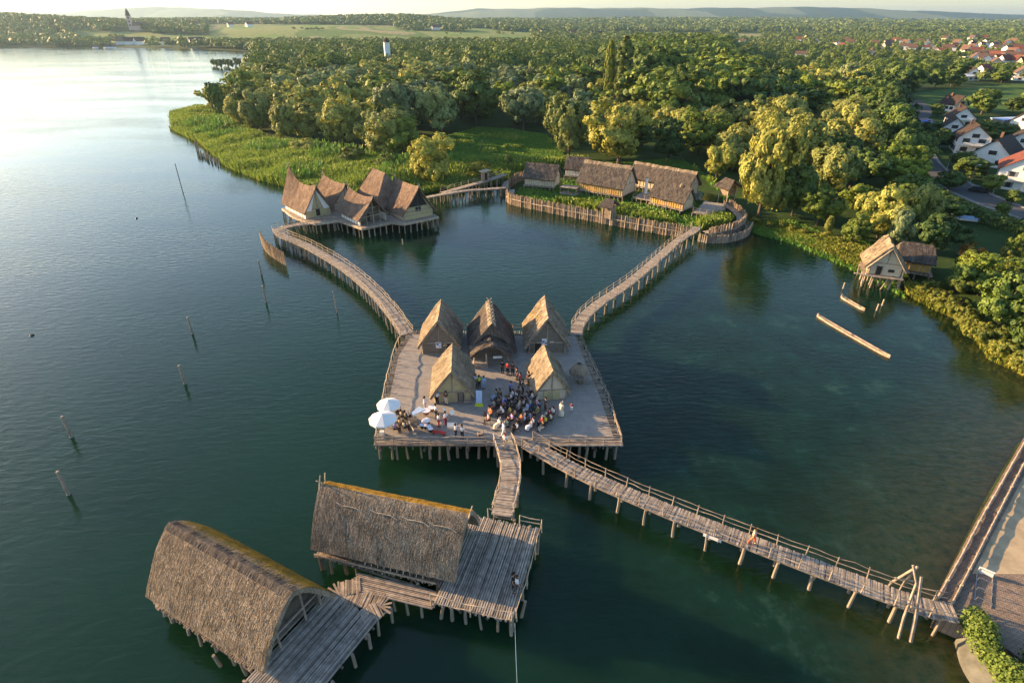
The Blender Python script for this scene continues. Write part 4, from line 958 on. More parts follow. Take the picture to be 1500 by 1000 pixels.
def bank_rail(label, pts):
    root = thing('log_fence', label, 'fence', (pts[0][0], pts[0][1], 1.6)); path = catmull([(*p, 1.6) for p in pts], .8)
    mb = MB(); mb.tube([(p.x, p.y, 1.6 + .34 + R.gauss(0, .02)) for p in path], .095, 7); mb.tube([(p.x, p.y, 1.6 + .12 + R.gauss(0, .02)) for p in path], .07, 7); mb.build('rail', M['log'], root)
    for p in resample(path, 2.3): m2 = MB(); m2.tube([(p.x, p.y, .6), (p.x, p.y, 2.02)], .11, 7); m2.build('post', M['log_pale'], root)
bank_rail('outer log fence along the water side of the paved bank', [G(1376, 872, 2.15), G(1410, 812, 2.15), G(1440, 755, 2.15), G(1470, 703, 2.15), G(1500, 650, 2.15), G(1540, 582, 2.15)])
bank_rail('inner log fence along the paved bank nearest the sandy path', [G(1397, 880, 2.15), G(1422, 832, 2.15), G(1450, 777, 2.15), G(1478, 722, 2.15), G(1502, 676, 2.15), G(1545, 596, 2.15)])
rk = thing('bicycle_rack', 'low metal bicycle stand on the brick paving near the bridge end', 'bicycle rack', (36.6, 29.9, 1.62), None)
fk = Frame(36.4, 29.6, 52)
for u in (-1.6, -.5, .6, 1.7): mb = MB(); mb.tube([fk(u, -.5, 1.62), fk(u, -.45, 2.1), fk(u, .45, 2.1), fk(u, .5, 1.62)], .03, 5); mb.build('hoop', M['metal'], rk)
mb = MB(); mb.tube([fk(-1.6, -.5, 1.66), fk(1.7, -.5, 1.66)], .035, 5); mb.tube([fk(-1.6, .5, 1.66), fk(1.7, .5, 1.66)], .035, 5); mb.build('base_rail', M['metal'], rk)
mb = MB(); mb.box(fk(1.75, 0, 1.95), (.06, 1.0, .55), fk.a); mb.build('end_panel', M['white'], rk)
sw = thing('sea_wall', 'curved pale concrete wall dropping to the water below the hedge', 'wall', (33, 25, 0))
wp = catmull([(32.6, 26.4), (31.75, 24.2), (31.9, 21.5), (33.4, 18.0), (36, 14)], .5); wo = offset(wp, 1.15)
mb = MB(); k = len(wp); vs = []
for a, c in zip(wp, wo): vs += [(a.x, a.y, -1.2), (a.x, a.y, .35), (c.x, c.y, 1.5), (c.x, c.y, -1.2)]
mb.add(vs, [(i * 4 + j, i * 4 + (j + 1) % 4, i * 4 + 4 + (j + 1) % 4, i * 4 + 4 + j) for i in range(k - 1) for j in range(4)] + [(3, 2, 1, 0), tuple((k - 1) * 4 + j for j in range(4))]); mb.build('wall_face', M['old_concrete'], sw)
for p, c in zip(resample(wp, 2.4), resample(wo, 2.4)):
    pass
mb = MB(); mb.tube([(c.x, c.y, 1.52) for c in wo], .1, 6); mb.build('coping', M['old_concrete'], sw)
# ------------------------------------------------------------------ foliage
def quads(C, N, size, rs, asp=1.0):
    """leaf quads at C with normals N"""
    n = len(C); a = rs.normal(size=(n, 3)); U = np.cross(N, a); U /= np.linalg.norm(U, axis=1, keepdims=True) + 1e-9; V = np.cross(N, U)
    s = size * rs.uniform(.6, 1.35, (n, 1)); U = U * s * asp; V = V * s
    return np.stack([C - U - V, C + U - V * .7, C + U * .8 + V, C - U * .9 + V * .8], 1).reshape(-1, 3)
def crown_pts(seed, rx, rz, zc, nlobe, nclump, nleaf, lobe_r=.5, cl_r=.17, flat=0.6, squash=1.0, droop=0.0, col=False):
    rs = np.random.RandomState(seed); P, N = [], []
    lob = []
    for i in range(nlobe):
        th = rs.uniform(0, 2 * math.pi); 
        if col: z = -1 + 2 * (i + .5) / nlobe; rr = .25 * rs.rand(); L = lobe_r * math.sqrt(max(.15, 1 - (z * .85) ** 2)) * 1.0
        else: z = rs.uniform(-1.05, .78); rr = rs.uniform(.35, .72) * math.sqrt(max(.35, 1 - z * z)); L = lobe_r * rs.uniform(.55, 1.25)
        lob.append((np.array([rr * math.cos(th), rr * math.sin(th), z * (.62 if not col else .9)]), L))
    if not col: lob.append((np.array([0, 0, .35]), lobe_r * 1.05)); lob.append((np.array([0, 0, -.1]), lobe_r * 1.15)); lob.append((np.array([0, 0, -.5]), lobe_r * 1.1))
    for k in range(nclump):
        c, L = lob[rs.randint(len(lob))]; d = rs.normal(size=3); d[2] = d[2] * .9 + .25; d /= np.linalg.norm(d)
        cc = c + d * L * rs.uniform(.72, 1.0) * np.array([1, 1, squash if not col else .5]); r = cl_r * rs.uniform(.65, 1.35)
        m = nleaf + rs.randint(-nleaf // 4, nleaf // 4); e = rs.normal(size=(m, 3)) + d * .9; e /= np.linalg.norm(e, axis=1, keepdims=True)
        p = cc + e * r * rs.uniform(.6, 1.05, (m, 1)) * np.array([1, 1, .85 + droop])
        p[:, 2] -= droop * r * rs.rand(m) * 1.2
        nn = e * .75 + d * .75 + rs.normal(size=(m, 3)) * .34; nn /= np.linalg.norm(nn, axis=1, keepdims=True)
        P.append(p); N.append(nn)
    P = np.concatenate(P) * np.array([rx, rx, rz]); P[:, 2] += zc; P[:, 2] = np.maximum(P[:, 2], .25)
    return P, np.concatenate(N)
def make_tree_meshes(kind, seed, h, rx, mat, nlobe, ncl, nleaf, leaf, lobe_r=.48, cl_r=.17, trunk=.3, base=.12, squash=.9, droop=0, col=False, asp=1.0):
    """crown fills base*h..h"""
    rz = h * (1 - base) / 2 / (1.12 if not col else 1.0); zc = h * base + h * (1 - base) / 2
    P, N = crown_pts(seed, rx, rz * 1.0, zc, nlobe, ncl, nleaf, lobe_r, cl_r, squash=squash, droop=droop, col=col)
    rs = np.random.RandomState(seed + 1); me = npmesh(kind + '_crown', quads(P, N, leaf, rs, asp), len(P)); me.materials.append(M[mat])
    mb = MB(); r = random.Random(seed); tx, ty = r.uniform(-.05, .05) * h, r.uniform(-.05, .05) * h
    mb.tube([(0, 0, -.6), (tx * .3, ty * .3, h * .22), (tx, ty, h * .5), (tx, ty, h * .8)], [trunk * .85, trunk * .65, trunk * .4, trunk * .15], 8)
    for k in range(6):
        a = k * 1.05 + r.random(); z0 = h * (.2 + .07 * k); e = rx * r.uniform(.5, .8)
        if col: e = rx * .5
        mb.tube([(tx * .6, ty * .6, z0), (math.cos(a) * e * .5, math.sin(a) * e * .5, z0 + h * .12), (math.cos(a) * e, math.sin(a) * e, z0 + h * .24)], [trunk * .42, trunk * .3, trunk * .12], 5)
    tm = mb.mesh(kind + '_trunk'); tm.materials.append(M['bark'])
    return me, tm, h, rx
TK = {}
# near versions (many leaves) and far versions
for i in range(3):
    TK['willow', i] = make_tree_meshes('willow', 10 + i, 12, 6.0, 'willow', 9, 330, 60, .16, .42, .13, .4, .08, .95, .35)
    TK['grey', i] = make_tree_meshes('willow', 20 + i, 11, 5.8, 'grey_willow', 8, 300, 58, .17, .44, .13, .4, .04, .9, .3)
    TK['broad', i] = make_tree_meshes('broadleaf', 30 + i, 15, 6.5, 'broad', 9, 330, 60, .18, .44, .13, .4, .08, .9)
    TK['deep', i] = make_tree_meshes('dark_broadleaf', 40 + i, 13, 6.0, 'deep', 8, 300, 56, .19, .46, .14, .4, .04, .9)
    TK['poplar', i] = make_tree_meshes('poplar', 50 + i, 20, 2.6, 'poplar', 16, 170, 36, .22, .85, .16, .35, .04, .6, col=True)
    TK['shrub', i] = make_tree_meshes('shrub', 60 + i, 3.2, 2.4, 'shrub', 6, 80, 40, .11, .5, .17, .1, .0, .8)
for i in range(2): TK['gold', i] = make_tree_meshes('golden_willow', 70 + i, 12, 6.0, 'gold_willow', 10, 360, 60, .15, .38, .12, .4, .05, .95, .3)
for i in range(3):
    TK['lwillow', i] = make_tree_meshes('willow', 110 + i, 12, 6.2, 'willow', 8, 130, 36, .30, .46, .17, .35, .04, .9)
    TK['lgrey', i] = make_tree_meshes('willow', 120 + i, 11, 6.0, 'grey_willow', 8, 130, 36, .30, .46, .17, .35, .02, .9)
    TK['lbroad', i] = make_tree_meshes('broadleaf', 130 + i, 15, 6.8, 'broad', 9, 140, 36, .34, .46, .17, .35, .04, .9)
    TK['ldeep', i] = make_tree_meshes('dark_broadleaf', 140 + i, 14, 6.3, 'deep', 9, 140, 36, .34, .48, .17, .35, .02, .9)
KINDNAME = dict(willow='willow_tree', grey='willow_tree', broad='broadleaf_tree', deep='broadleaf_tree', poplar='poplar_tree', shrub='shrub', gold='willow_tree')
KINDCAT = dict(willow='tree', grey='tree', broad='tree', deep='tree', poplar='tree', shrub='shrub', gold='tree')
TREES = []   # (x,y,r) already standing
def tree(kind, x, y, h, w, label, group=None, z=None, low=False):
    k = ('l' + kind) if low and ('l' + kind, 0) in TK else kind
    n = 2 if kind == 'gold' else 3
    cm, tm, H_, RX = TK[k, R.randrange(n)]
    z = gz(x, y) if z is None else z
    root = thing(KINDNAME[kind], label, KINDCAT[kind], (x, y, z), group, R.uniform(0, 6.28))
    for nm, me_ in (('crown', cm), ('trunk', tm)):
        o = bpy.data.objects.new(nm, me_); COL.objects.link(o); o.parent = root; o.scale = (w / 2 / RX, w / 2 / RX, h / H_)
    TREES.append((x, y, w / 2)); return root
def ptree(kind, px, py, wpx, hpx, label, low=False, group=None):
    """tree whose foot is seen at px,py and that measures wpx by hpx photograph pixels"""
    x, y = G(px, py, .8); return tree(kind, x, y, HPX(px, py, hpx, .8), wpx / SCL(x, y, 4), label, group, None, low)

#@@PART4
for k, px, py, w, h, lb in (
    ('gold', 628, 266, 82, 82, 'golden yellow willow leaning over the water between the saddle-roofed houses and the meadow'),
    ('willow', 833, 232, 76, 98, 'rounded olive willow with a dark forked trunk at the back edge of the meadow'),
    ('gold', 905, 243, 112, 105, 'broad yellow-green willow right behind the palisaded village'),
    ('grey', 766, 192, 66, 72, 'grey-green round willow in the middle of the meadow edge'),
    ('deep', 698, 184, 86, 92, 'dark dense rounded tree at the upper left corner of the meadow'),
    ('grey', 585, 200, 74, 90, 'pale grey willow left of the dark dense rounded tree'),
    ('grey', 640, 200, 66, 82, 'shaded grey willow tucked against the dark dense rounded tree'),
    ('willow', 506, 212, 76, 84, 'olive willow behind the tallest saddle-roofed house'),
    ('willow', 548, 218, 60, 62, 'low willow between the golden willow and its olive neighbour'),
    ('gold', 415, 210, 52, 66, 'small light green tree standing forward on the reed bed'),
    ('willow', 379, 194, 54, 72, 'light rounded tree on the reed bed, third from the point'),
    ('willow', 352, 190, 36, 50, 'narrow pale willow on the reed bed, second from the point'),
    ('deep', 326, 176, 32, 62, 'tall dark tree nearest the reed-covered point'),
    ('deep', 366, 170, 60, 60, 'dark green tree behind the first pale willows of the point'),
    ('gold', 1110, 318, 100, 172, 'tall yellow-green willow towering over the right end of the palisaded village'),
    ('willow', 1048, 264, 50, 58, 'round pale willow between the palisaded village and the tall yellow-green willow'),
    ('willow', 1236, 236, 92, 92, 'yellowish broad tree at the right edge of the dense wood'),
    ('willow', 1172, 262, 84, 100, 'grey-olive tree in the wood right of the tall yellow-green willow'),
    ('willow', 1212, 292, 86, 86, 'olive tree above the right-hand shore'),
    ('deep', 1160, 316, 66, 90, 'dark tree at the foot of the tall yellow-green willow'),
    ('broad', 1196, 330, 62, 66, 'green tree on the bank beside the bright shrub'),
    ('willow', 1285, 348, 84, 86, 'large light olive willow behind the stilt hut'),
    ('grey', 1312, 366, 50, 64, 'pale grey bushy tree directly behind the ridge of the stilt hut'),
    ('willow', 1334, 340, 58, 80, 'light green willow between the stilt hut and the road'),
    ('deep', 1365, 372, 70, 66, 'dark bushy tree behind the second shore hut'),
    ('broad', 1250, 360, 50, 54, 'green bushy tree left of the stilt hut'),
    ('deep', 1462, 478, 90, 92, 'large dark green tree cut by the right edge of the picture'),
    ('broad', 1412, 418, 74, 52, 'spreading green bush tree below the hedge on the right'),
    ('broad', 1478, 388, 30, 50, 'slim bright green young tree near the right edge'),
    ('deep', 1506, 520, 80, 80, 'shaded tree filling the right edge above the shore shrubs'),
    ('deep', 1300, 232, 62, 92, 'dark tree beside the road bend at the edge of the wood'),
    ('deep', 1282, 190, 60, 70, 'dark shaded tree closing the wood towards the green field'),
    ('deep', 1300, 196, 56, 76, 'tall dark tree left of the road bend opposite the blue covered pool'), ('deep', 1314, 262, 60, 84, 'tall dark tree on the lake side of the upper road below the bend'),
    ('deep', 1318, 236, 50, 78, 'narrow tall dark tree hugging the upper road'), ('deep', 1300, 166, 44, 50, 'dark tree where the road leaves the green field'),
    ('deep', 1322, 300, 50, 52, 'dark tree overhanging the lower road'),
    ('poplar', 889, 156, 17, 90, 'left one of the slender columnar poplars rising from the wood'),
    ('poplar', 911, 158, 30, 96, 'right and broader one of the columnar poplars rising from the wood'),
    ('broad', 968, 158, 76, 102, 'tall loose-crowned tree right of the columnar poplars'),
    ('broad', 1000, 176, 80, 90, 'tall pale-branched tree in front of the dark wood crest')): ptree(k, px, py, w, h, lb)
rs = np.random.RandomState(77); spots = []
BL = [(1170, 60), (1182, 57), (1196, 62), (1225, 66), (1233, 69), (1239, 62), (1173, 84), (1055, 66), (1060, 65), (1087, 63), (1298, 66), (1304, 64), (1312, 61), (1346, 48), (1358, 66), (1270, 83), (1276, 81)]
for k in range(125):
    px = 1500 - abs(rs.normal()) * 110 if k > 45 else rs.uniform(1100, 1500); py = 56 + rs.rand() ** .9 * 48
    if py > 100 - (1500 - px) * .13 or px < 1095 or (py > 92 and px < 1450): continue
    BL.append((px, py))
BL = [p for p in BL if p[0] < 1512]
BLW = np.array([G(px, py, 3) for px, py in BL])
FARH = [(171, 66), (185, 66), (196, 65), (235, 67), (281, 68), (377, 66), (283, 41), (336, 41), (363, 40), (638, 44), (798, 46), (840, 46), (875, 46)]
FHW = np.array([((px - 750) / 967 * Y_d, Y_d) for px, Y_d in [(p, 1700 if q < 50 else 1170) for p, q in FARH]] + [(-815, 1405), (-118, 610)])
def clear_of(X, Y, pts, r, front):
    m = np.ones(X.shape, bool)
    for a, b_ in pts:
        k = b_ / np.hypot(a, b_); ux, uy = a / np.hypot(a, b_), k; dx, dy = X - a, Y - b_; al = dx * ux + dy * uy; ac = np.abs(dx * uy - dy * ux)
        m &= ~((ac < r) & (al < r * .8) & (al > -front))
    return m
# the wood: spaced by distance, individuals in front, one mass farther back
def ok_ground(x, y, m=4):
    if sdist(LAND, np.array([x]), np.array([y]))[0] < m or sdist(FORT, np.array([x]), np.array([y]))[0] > -3: return False
    return True
OPEN = [MEADOW, REEDS, FIELD, VILLAGE, BANK]
def in_open(X, Y):
    o = np.zeros(X.shape, bool)
    for p in OPEN: o |= inside(p, X, Y)
    return o
rs = np.random.RandomState(11)
cand = []
y = 105.0
while y < 1060:
    sp = 12.0 + min(6.0, max(0, y - 150) * .06)
    x0, x1 = (430 - 750) / 700 * y, (1560 - 750) / 800 * y
    xs = np.arange(-.62 * y, 1.12 * y, sp); xs = xs + rs.uniform(-.38, .38, len(xs)) * sp; ys = y + rs.uniform(-.4, .4, len(xs)) * sp
    cand.append(np.stack([xs, ys], 1)); y += sp * .95
cand = np.concatenate(cand); cx_, cy_ = cand[:, 0], cand[:, 1]
okm = (sdist(LAND, cx_, cy_) > 3.5) & (sdist(FORT, cx_, cy_) < -6) & ~in_open(cx_, cy_)
pxx = np.array([PR(a, b_, 1) for a, b_ in cand]); okm &= (pxx[:, 0] > 300) & (pxx[:, 0] < 1540) & (cy_ > 125)
okm &= ~((pxx[:, 0] < 420) & (sdist(LAND, cx_, cy_) < 9))
okm &= ~((cx_ > 55) & (cy_ < 150) & (pxx[:, 0] > 1340))
okm &= clear_of(cx_, cy_, BLW, 10, 27) & clear_of(cx_, cy_, FHW, 16, 60)
okm &= ~((pxx[:, 0] > 1060) & (cy_ > 430) & (rs.rand(len(cx_)) < .35))
cand = cand[okm]; pxx = pxx[okm]
cand_ok = []
for (x, y), (px, py) in zip(cand, pxx):
    if any((x - a) ** 2 + (y - b_) ** 2 < (r * 1.0 + 4.2) ** 2 for a, b_, r in TREES[:40]): continue
    # nothing may stand on the houses and lanes
    cand_ok.append((x, y, px, py))
cand_ok.sort(key=lambda c: c[1])
zoneA = vnoise(np.array([c[0] for c in cand_ok]), np.array([c[1] for c in cand_ok]), 34, 21)
zoneB = vnoise(np.array([c[0] for c in cand_ok]), np.array([c[1] for c in cand_ok]), 60, 22)
NIND = 300; FAR_T = []
for i, (x, y, px, py) in enumerate(cand_ok):
    a, b_ = zoneA[i] + R.uniform(-.14, .14), zoneB[i] + R.uniform(-.1, .1)
    if px > 1260: kind = 'deep' if a < .6 else 'broad'
    elif a < .32: kind = 'grey'
    elif a < .56: kind = 'willow'
    elif a < .8: kind = 'broad'
    else: kind = 'deep'
    big = min(1, max(0, (y - 130) / 90)); h = R.uniform(9, 12.5) + big * R.uniform(1, 8.0) * (1.0 if kind in ('broad', 'deep') else .7)
    if 930 < px < 1110 and y > 250: h = R.uniform(20, 25); kind = 'broad' if a < .6 else 'deep'
    w = h * R.uniform(.95, 1.25)
    if px < 640 and y < 420: h *= 1.12; w *= 1.15
    if y < 150: h *= .8; w *= .75
    if y > 800: h *= .72; w *= .85
    if px > 1060 and y > 430: h *= .5; w *= .62
    if 868 < px < 935 and 190 < y < 330: h *= .75
    if i < NIND:
        side_ = 'behind the reed bed' if px < 640 else 'behind the meadow' if px < 1040 else 'above the right-hand shore'
        lbl = {'grey': 'grey-green rounded willow', 'willow': 'pale olive willow', 'broad': 'mid green leafy tree', 'deep': 'dark green dense tree'}[kind] + ' in the dense wood ' + side_
        tree(kind, x, y, h, w, lbl, lbl.replace(' tree', ' trees').replace(' willow', ' willows'), low=y > 235)
    else: FAR_T.append((x, y, h, w, kind))
def mass(name, items, mat, npt, leaf, seed, parent_label=None):
    """one mass of far crowns"""
    rs = np.random.RandomState(seed); it = np.array(items, float); n = len(it)
    X, Y, H, W = it.T; Z = ground(X, Y)
    K = npt; d = rs.normal(size=(n, K, 3)); d[..., 2] = np.abs(d[..., 2]) * .9 - .15; d /= np.linalg.norm(d, axis=2, keepdims=True)
    bumpy = 1 + .22 * np.sin(d[..., 0] * 5 + X[:, None]) * np.cos(d[..., 1] * 4.5 + Y[:, None]) + rs.uniform(-.12, .08, (n, K))
    P = d * bumpy[..., None] * np.stack([W / 2, W / 2, H * .55], 1)[:, None, :]; P[..., 2] += (Z + H * .45)[:, None]
    P[..., 0] += X[:, None]; P[..., 1] += Y[:, None]
    N = d + rs.normal(size=d.shape) * .35; N /= np.linalg.norm(N, axis=2, keepdims=True)
    sz = (leaf * np.maximum(W, 4)[:, None] * np.ones((n, K))).reshape(-1, 1)
    C = P.reshape(-1, 3); Nn = N.reshape(-1, 3)
    V = quads(C, Nn, sz, rs); me = npmesh(name, V, len(C)); o = link_mesh(name, me, M[mat]); return o
far_b = [t[:4] for t in FAR_T if t[4] in ('broad', 'willow')]; far_d = [t[:4] for t in FAR_T if t[4] in ('deep', 'grey')]
if far_b: tag(mass('far_wood', far_b, 'broad', 420, .045, 5), kind='stuff')
if far_d: tag(mass('far_wood', far_d, 'forest_far', 420, .045, 6), kind='stuff')
print('TREES', len(cand_ok), len(far_b), len(far_d))
# woods on the far hills, hedgerows between the fields, wooded plain round the far village
n = 26000; ly = rs.uniform(math.log(960), math.log(5200), n); Y = np.exp(ly); hpx = rs.uniform(-60, 1620, n); X = (hpx - 750) / 967 * Y
keep = sdist(LAND, X, Y) > 6
fmask = FIELDMASK(X, Y, hpx); hedge = vnoise(X, Y * .5, 42, 31) > .86
left_hill = (hpx < 330) & (Y > 1150)
keep &= (~fmask) | (hedge & (rs.rand(n) < .4))
keep &= clear_of(X, Y, BLW, 11, 34) & clear_of(X, Y, FHW, 22, 90)
keep &= ~((Y > 2150) & (Y < 2500) & (hpx > 300) & (hpx < 1200) & (vnoise(X, Y, 300, 8) > .55))
keep &= (Y < 3300) | (vnoise(X, Y, 500, 14) > .3)
vil = (hpx > 1080) & (Y < 2100); keep &= ~(vil & (rs.rand(n) < .5))
X, Y, hpx = X[keep], Y[keep], hpx[keep]; hh = rs.uniform(8, 15, len(X)) * np.clip(Y / 2600, .9, 1.3); hh[(hpx > 1080) & (Y < 2100)] *= .6; hh[FIELDMASK(X, Y, hpx)] *= .5
tag(mass('far_forest', np.stack([X, Y, hh, hh * rs.uniform(1.0, 1.4, len(X)) * np.clip(Y / 1500, 1, 2.2)], 1), 'forest_far', 60, .10, 8), kind='stuff')
# flooded tree clump in the water off the point
for k in range(8):
    x, y = G(313 + k * 5.6, 97 + (k % 3) * 1.3, 0)
    tree('deep', x, y, R.uniform(8, 9.5), R.uniform(4.5, 6), 'dark tree in the flooded row standing in the water off the reed point', 'flooded trees off the reed point', z=-.3, low=True)
# shrubs
for k, px, py, w, h, lb in (
    ('willow', 452, 226, 44, 24, 'low olive bush at the rear of the reed bed, left of its taller neighbours'),
    ('shrub', 520, 240, 60, 26, 'wide yellowish bush behind the saddle-roofed houses'),
    ('shrub', 568, 250, 46, 24, 'low yellow-green bush left of the golden willow'),
    ('deep', 745, 250, 16, 28, 'small dark conical bush at the near edge of the meadow'),
    ('shrub', 705, 262, 50, 36, 'grey-green bush beside the bare stump at the meadow edge'),
    ('broad', 668, 276, 34, 22, 'low green bush at the foot of the golden willow'),
    ('gold', 1213, 343, 18, 32, 'small bright yellow-green shrub on the right-hand bank'),
    ('shrub', 1240, 352, 28, 22, 'low reddish-lit shrub beside the bright yellow-green one')): ptree(k, px, py, w, h, lb)
for i in range(64):
    t = i / 64; px = 1345 + 165 * t + R.uniform(-12, 22); py = 430 + 114 * t + R.uniform(-10, 15)
    if px > 1515: continue
    x, y = G(px, py, .5)
    if sdist(LAND, np.array([x]), np.array([y]))[0] < -1.6: continue
    tree('shrub', x, y, R.uniform(1.6, 3.0), R.uniform(2.2, 3.8), 'yellow-green shore shrub in the lit fringe below the dark trees on the right', 'shrubs along the right-hand shore', z=.2)
for i in range(26):
    px = R.uniform(1340, 1500); py = R.uniform(392, 470)
    if py > 400 + (px - 1340) * .55: continue
    x, y = G(px, py, .8); tree(R.choice(['shrub', 'broad', 'deep']), x, y, R.uniform(2.5, 5), R.uniform(3.5, 6), 'green bush on the slope between the shore shrubs and the road hedge', 'bushes on the right-hand slope')
for i in range(14):
    px = 1110 + i * 17; py = 322 + i * 5.2 + R.uniform(-4, 5); x, y = G(px, py, .5)
    tree('shrub', x, y, R.uniform(1.2, 2.2), R.uniform(2, 3.2), 'low bush on the grassy bank left of the stilt hut', 'low bushes on the grassy bank', z=.4)
rt = thing('shrub', 'rust-orange leaved shrub right of the second shore hut', 'shrub', (*G(1418, 380, .8), .8)); cm, tm, H_, RX = TK['shrub', 1]
cm2 = cm.copy(); cm2.materials.clear(); cm2.materials.append(M['rust'])
for nm, me_ in (('crown', cm2), ('stem', tm)): o = bpy.data.objects.new(nm, me_); COL.objects.link(o); o.parent = rt; o.scale = (1.3, 1.3, 1.1)
st = thing('tree_stump', 'bare dead trunk standing at the near edge of the meadow', 'stump', (*G(705, 222, .8), .8))
x, y = G(705, 222, .8); mb = MB(); mb.tube([(x, y, .3), (x + .1, y, 2.5), (x + .4, y, 4.6)], [.28, .2, .08], 7); mb.build('trunk', M['log_dark'], st)
mb = MB(); mb.tube([(x + .05, y, 1.9), (x - .6, y, 3.1)], [.1, .04], 5); mb.build('broken_branch', M['log_dark'], st)
# hedge beside the bridge end, and the road hedge
def hedge(label, pts, w, h, z, mat, n, leaf=.09, seed=3, name='hedge'):
    path = catmull(pts, .5); rs = np.random.RandomState(seed); i = rs.randint(len(path), size=n); c = np.array([path[k][:2] for k in i])
    off = rs.normal(size=(n, 3)); off /= np.linalg.norm(off, axis=1, keepdims=True); off[:, 2] = np.abs(off[:, 2])
    s = 1 + .2 * np.sin(i * .9) + rs.uniform(-.15, .12, n)
    P = np.zeros((n, 3)); P[:, :2] = c + off[:, :2] * w / 2 * s[:, None] + rs.normal(size=(n, 2)) * .15; P[:, 2] = z + off[:, 2] ** .7 * h * s
    N = off + rs.normal(size=(n, 3)) * .4; N /= np.linalg.norm(N, axis=1, keepdims=True)
    root = thing(name, label, 'hedge', (path[0].x, path[0].y, z))
    link_mesh('foliage', npmesh('foliage', quads(P, N, leaf, rs), n), M[mat], root)
    for p in resample(path, max(1.6, len(path) * .5 / 30)):
        mb = MB(); mb.tube([(p.x, p.y, z - .3), (p.x + .1, p.y, z + h * .6)], [.06, .03], 5); mb.build('stem', M['bark'], root)
hedge('dense green hedge above the concrete wall at lower right', [(33.6, 26.7), (33.0, 24.6), (33.2, 22.0), (34.8, 18.6), (37.6, 14.6)], 1.5, 1.5, 1.4, 'broad', 16000, .07)
hedge('shaded second hedge behind the first at lower right', [(35.9, 23.6), (36.2, 21.0), (38.0, 17.6)], 1.8, 1.3, 1.4, 'deep', 7000, .08)
hedge('long dark hedge running along the near side of the lower road', [G(1340, 262, 1), G(1372, 292, 1), G(1420, 318, 1), G(1470, 336, 1), G(1530, 352, 1)], 3.2, 2.6, .8, 'deep', 16000, .16)
# reeds and grass: nobody could count these
def reeds(name, poly, n, h, w, mat, seed, zoff=0, patch=.0, ps=9, tall=.35):
    rs = np.random.RandomState(seed); P = np.array(poly); lo, hi = P.min(0), P.max(0); out = []
    c = rs.uniform(lo, hi, (int(n * 4), 2)); m = inside(poly, c[:, 0], c[:, 1])
    if patch: m &= vnoise(c[:, 0], c[:, 1], ps, seed) > patch
    c = c[m][:n]; k = len(c); z = ground(c[:, 0], c[:, 1]); z = np.maximum(z, -.3)
    a = rs.uniform(0, math.pi, k); hh = h * rs.uniform(1 - tall, 1 + tall, k) * (.75 + .6 * vnoise(c[:, 0], c[:, 1], 6.0, seed + 4)); ww = w * rs.uniform(.6, 1.4, k)
    dx, dy = np.cos(a) * ww / 2, np.sin(a) * ww / 2; lx, ly = rs.normal(size=k) * hh * .22, rs.normal(size=k) * hh * .22
    V = np.stack([np.stack([c[:, 0] - dx, c[:, 1] - dy, z - .1], 1), np.stack([c[:, 0] + dx, c[:, 1] + dy, z - .1], 1),
                  np.stack([c[:, 0] + dx * .8 + lx, c[:, 1] + dy * .8 + ly, z + hh], 1), np.stack([c[:, 0] - dx * .8 + lx, c[:, 1] - dy * .8 + ly, z + hh * .93], 1)], 1).reshape(-1, 3)
    return tag(link_mesh(name, npmesh(name, V, k), M[mat]), kind='stuff')
reeds('reed_bed', REEDS, 130000, 1.8, .24, 'reed', 3)
reeds('reed_clumps', REEDS, 20000, 2.6, .3, 'grass', 4, patch=.62, ps=12)
EDGE = [(252, 188), (290, 204), (330, 239), (380, 259), (420, 269), (520, 284), (600, 282), (640, 272), (640, 276), (600, 287), (520, 289), (420, 274), (380, 263), (330, 243), (288, 208), (249, 190)]
reeds('reed_edge', [G(a, b_, 0) for a, b_ in EDGE], 9000, 1.5, .3, 'shrub', 5)
reeds('meadow_grass', MEADOW, 60000, .55, .35, 'grass', 6)
reeds('meadow_weeds', MEADOW, 9000, 1.2, .5, 'reed', 16, patch=.66, ps=8)
reeds('reed_belt', zone([(640, 258), (700, 240), (760, 238), (860, 236), (860, 242), (770, 250), (700, 262), (645, 270)]), 9000, 1.8, .45, 'reed', 18)
FI = [(.8, 149), (.8, 144.5), (4.5, 140.5), (14, 134.5), (23, 128.0), (35, 120), (40, 118.5), (45.5, 121), (49, 126), (48, 134), (38, 146), (20, 160), (6, 162)]
reeds('marsh_plants', FI, 14000, .9, .4, 'grass', 7)
reeds('marsh_plants', [(10, 139), (16, 134.5), (24, 129), (30, 125), (36, 122.5), (34, 128), (27, 134), (18, 141)], 4500, 1.5, .45, 'reed', 8)
reeds('marsh_plants', [(40, 119), (45.5, 121), (48.5, 125), (46, 127), (41, 123)], 2600, 1.7, .45, 'reed', 9)
reeds('bank_grass', [G(a, b_, .2) for a, b_ in [(1105, 322), (1160, 338), (1215, 352), (1270, 368), (1290, 392), (1262, 394), (1210, 372), (1160, 353), (1108, 338)]], 12000, .7, .3, 'shrub', 10)
reeds('bank_grass', [G(a, b_, .1) for a, b_ in [(1330, 420), (1365, 440), (1400, 456), (1430, 480), (1455, 512), (1505, 540), (1505, 552), (1450, 526), (1424, 492), (1398, 466), (1362, 450), (1326, 430)]], 7000, .9, .3, 'shrub', 12)
reeds('bank_grass', BANK, 9000, .6, .35, 'grass', 11)
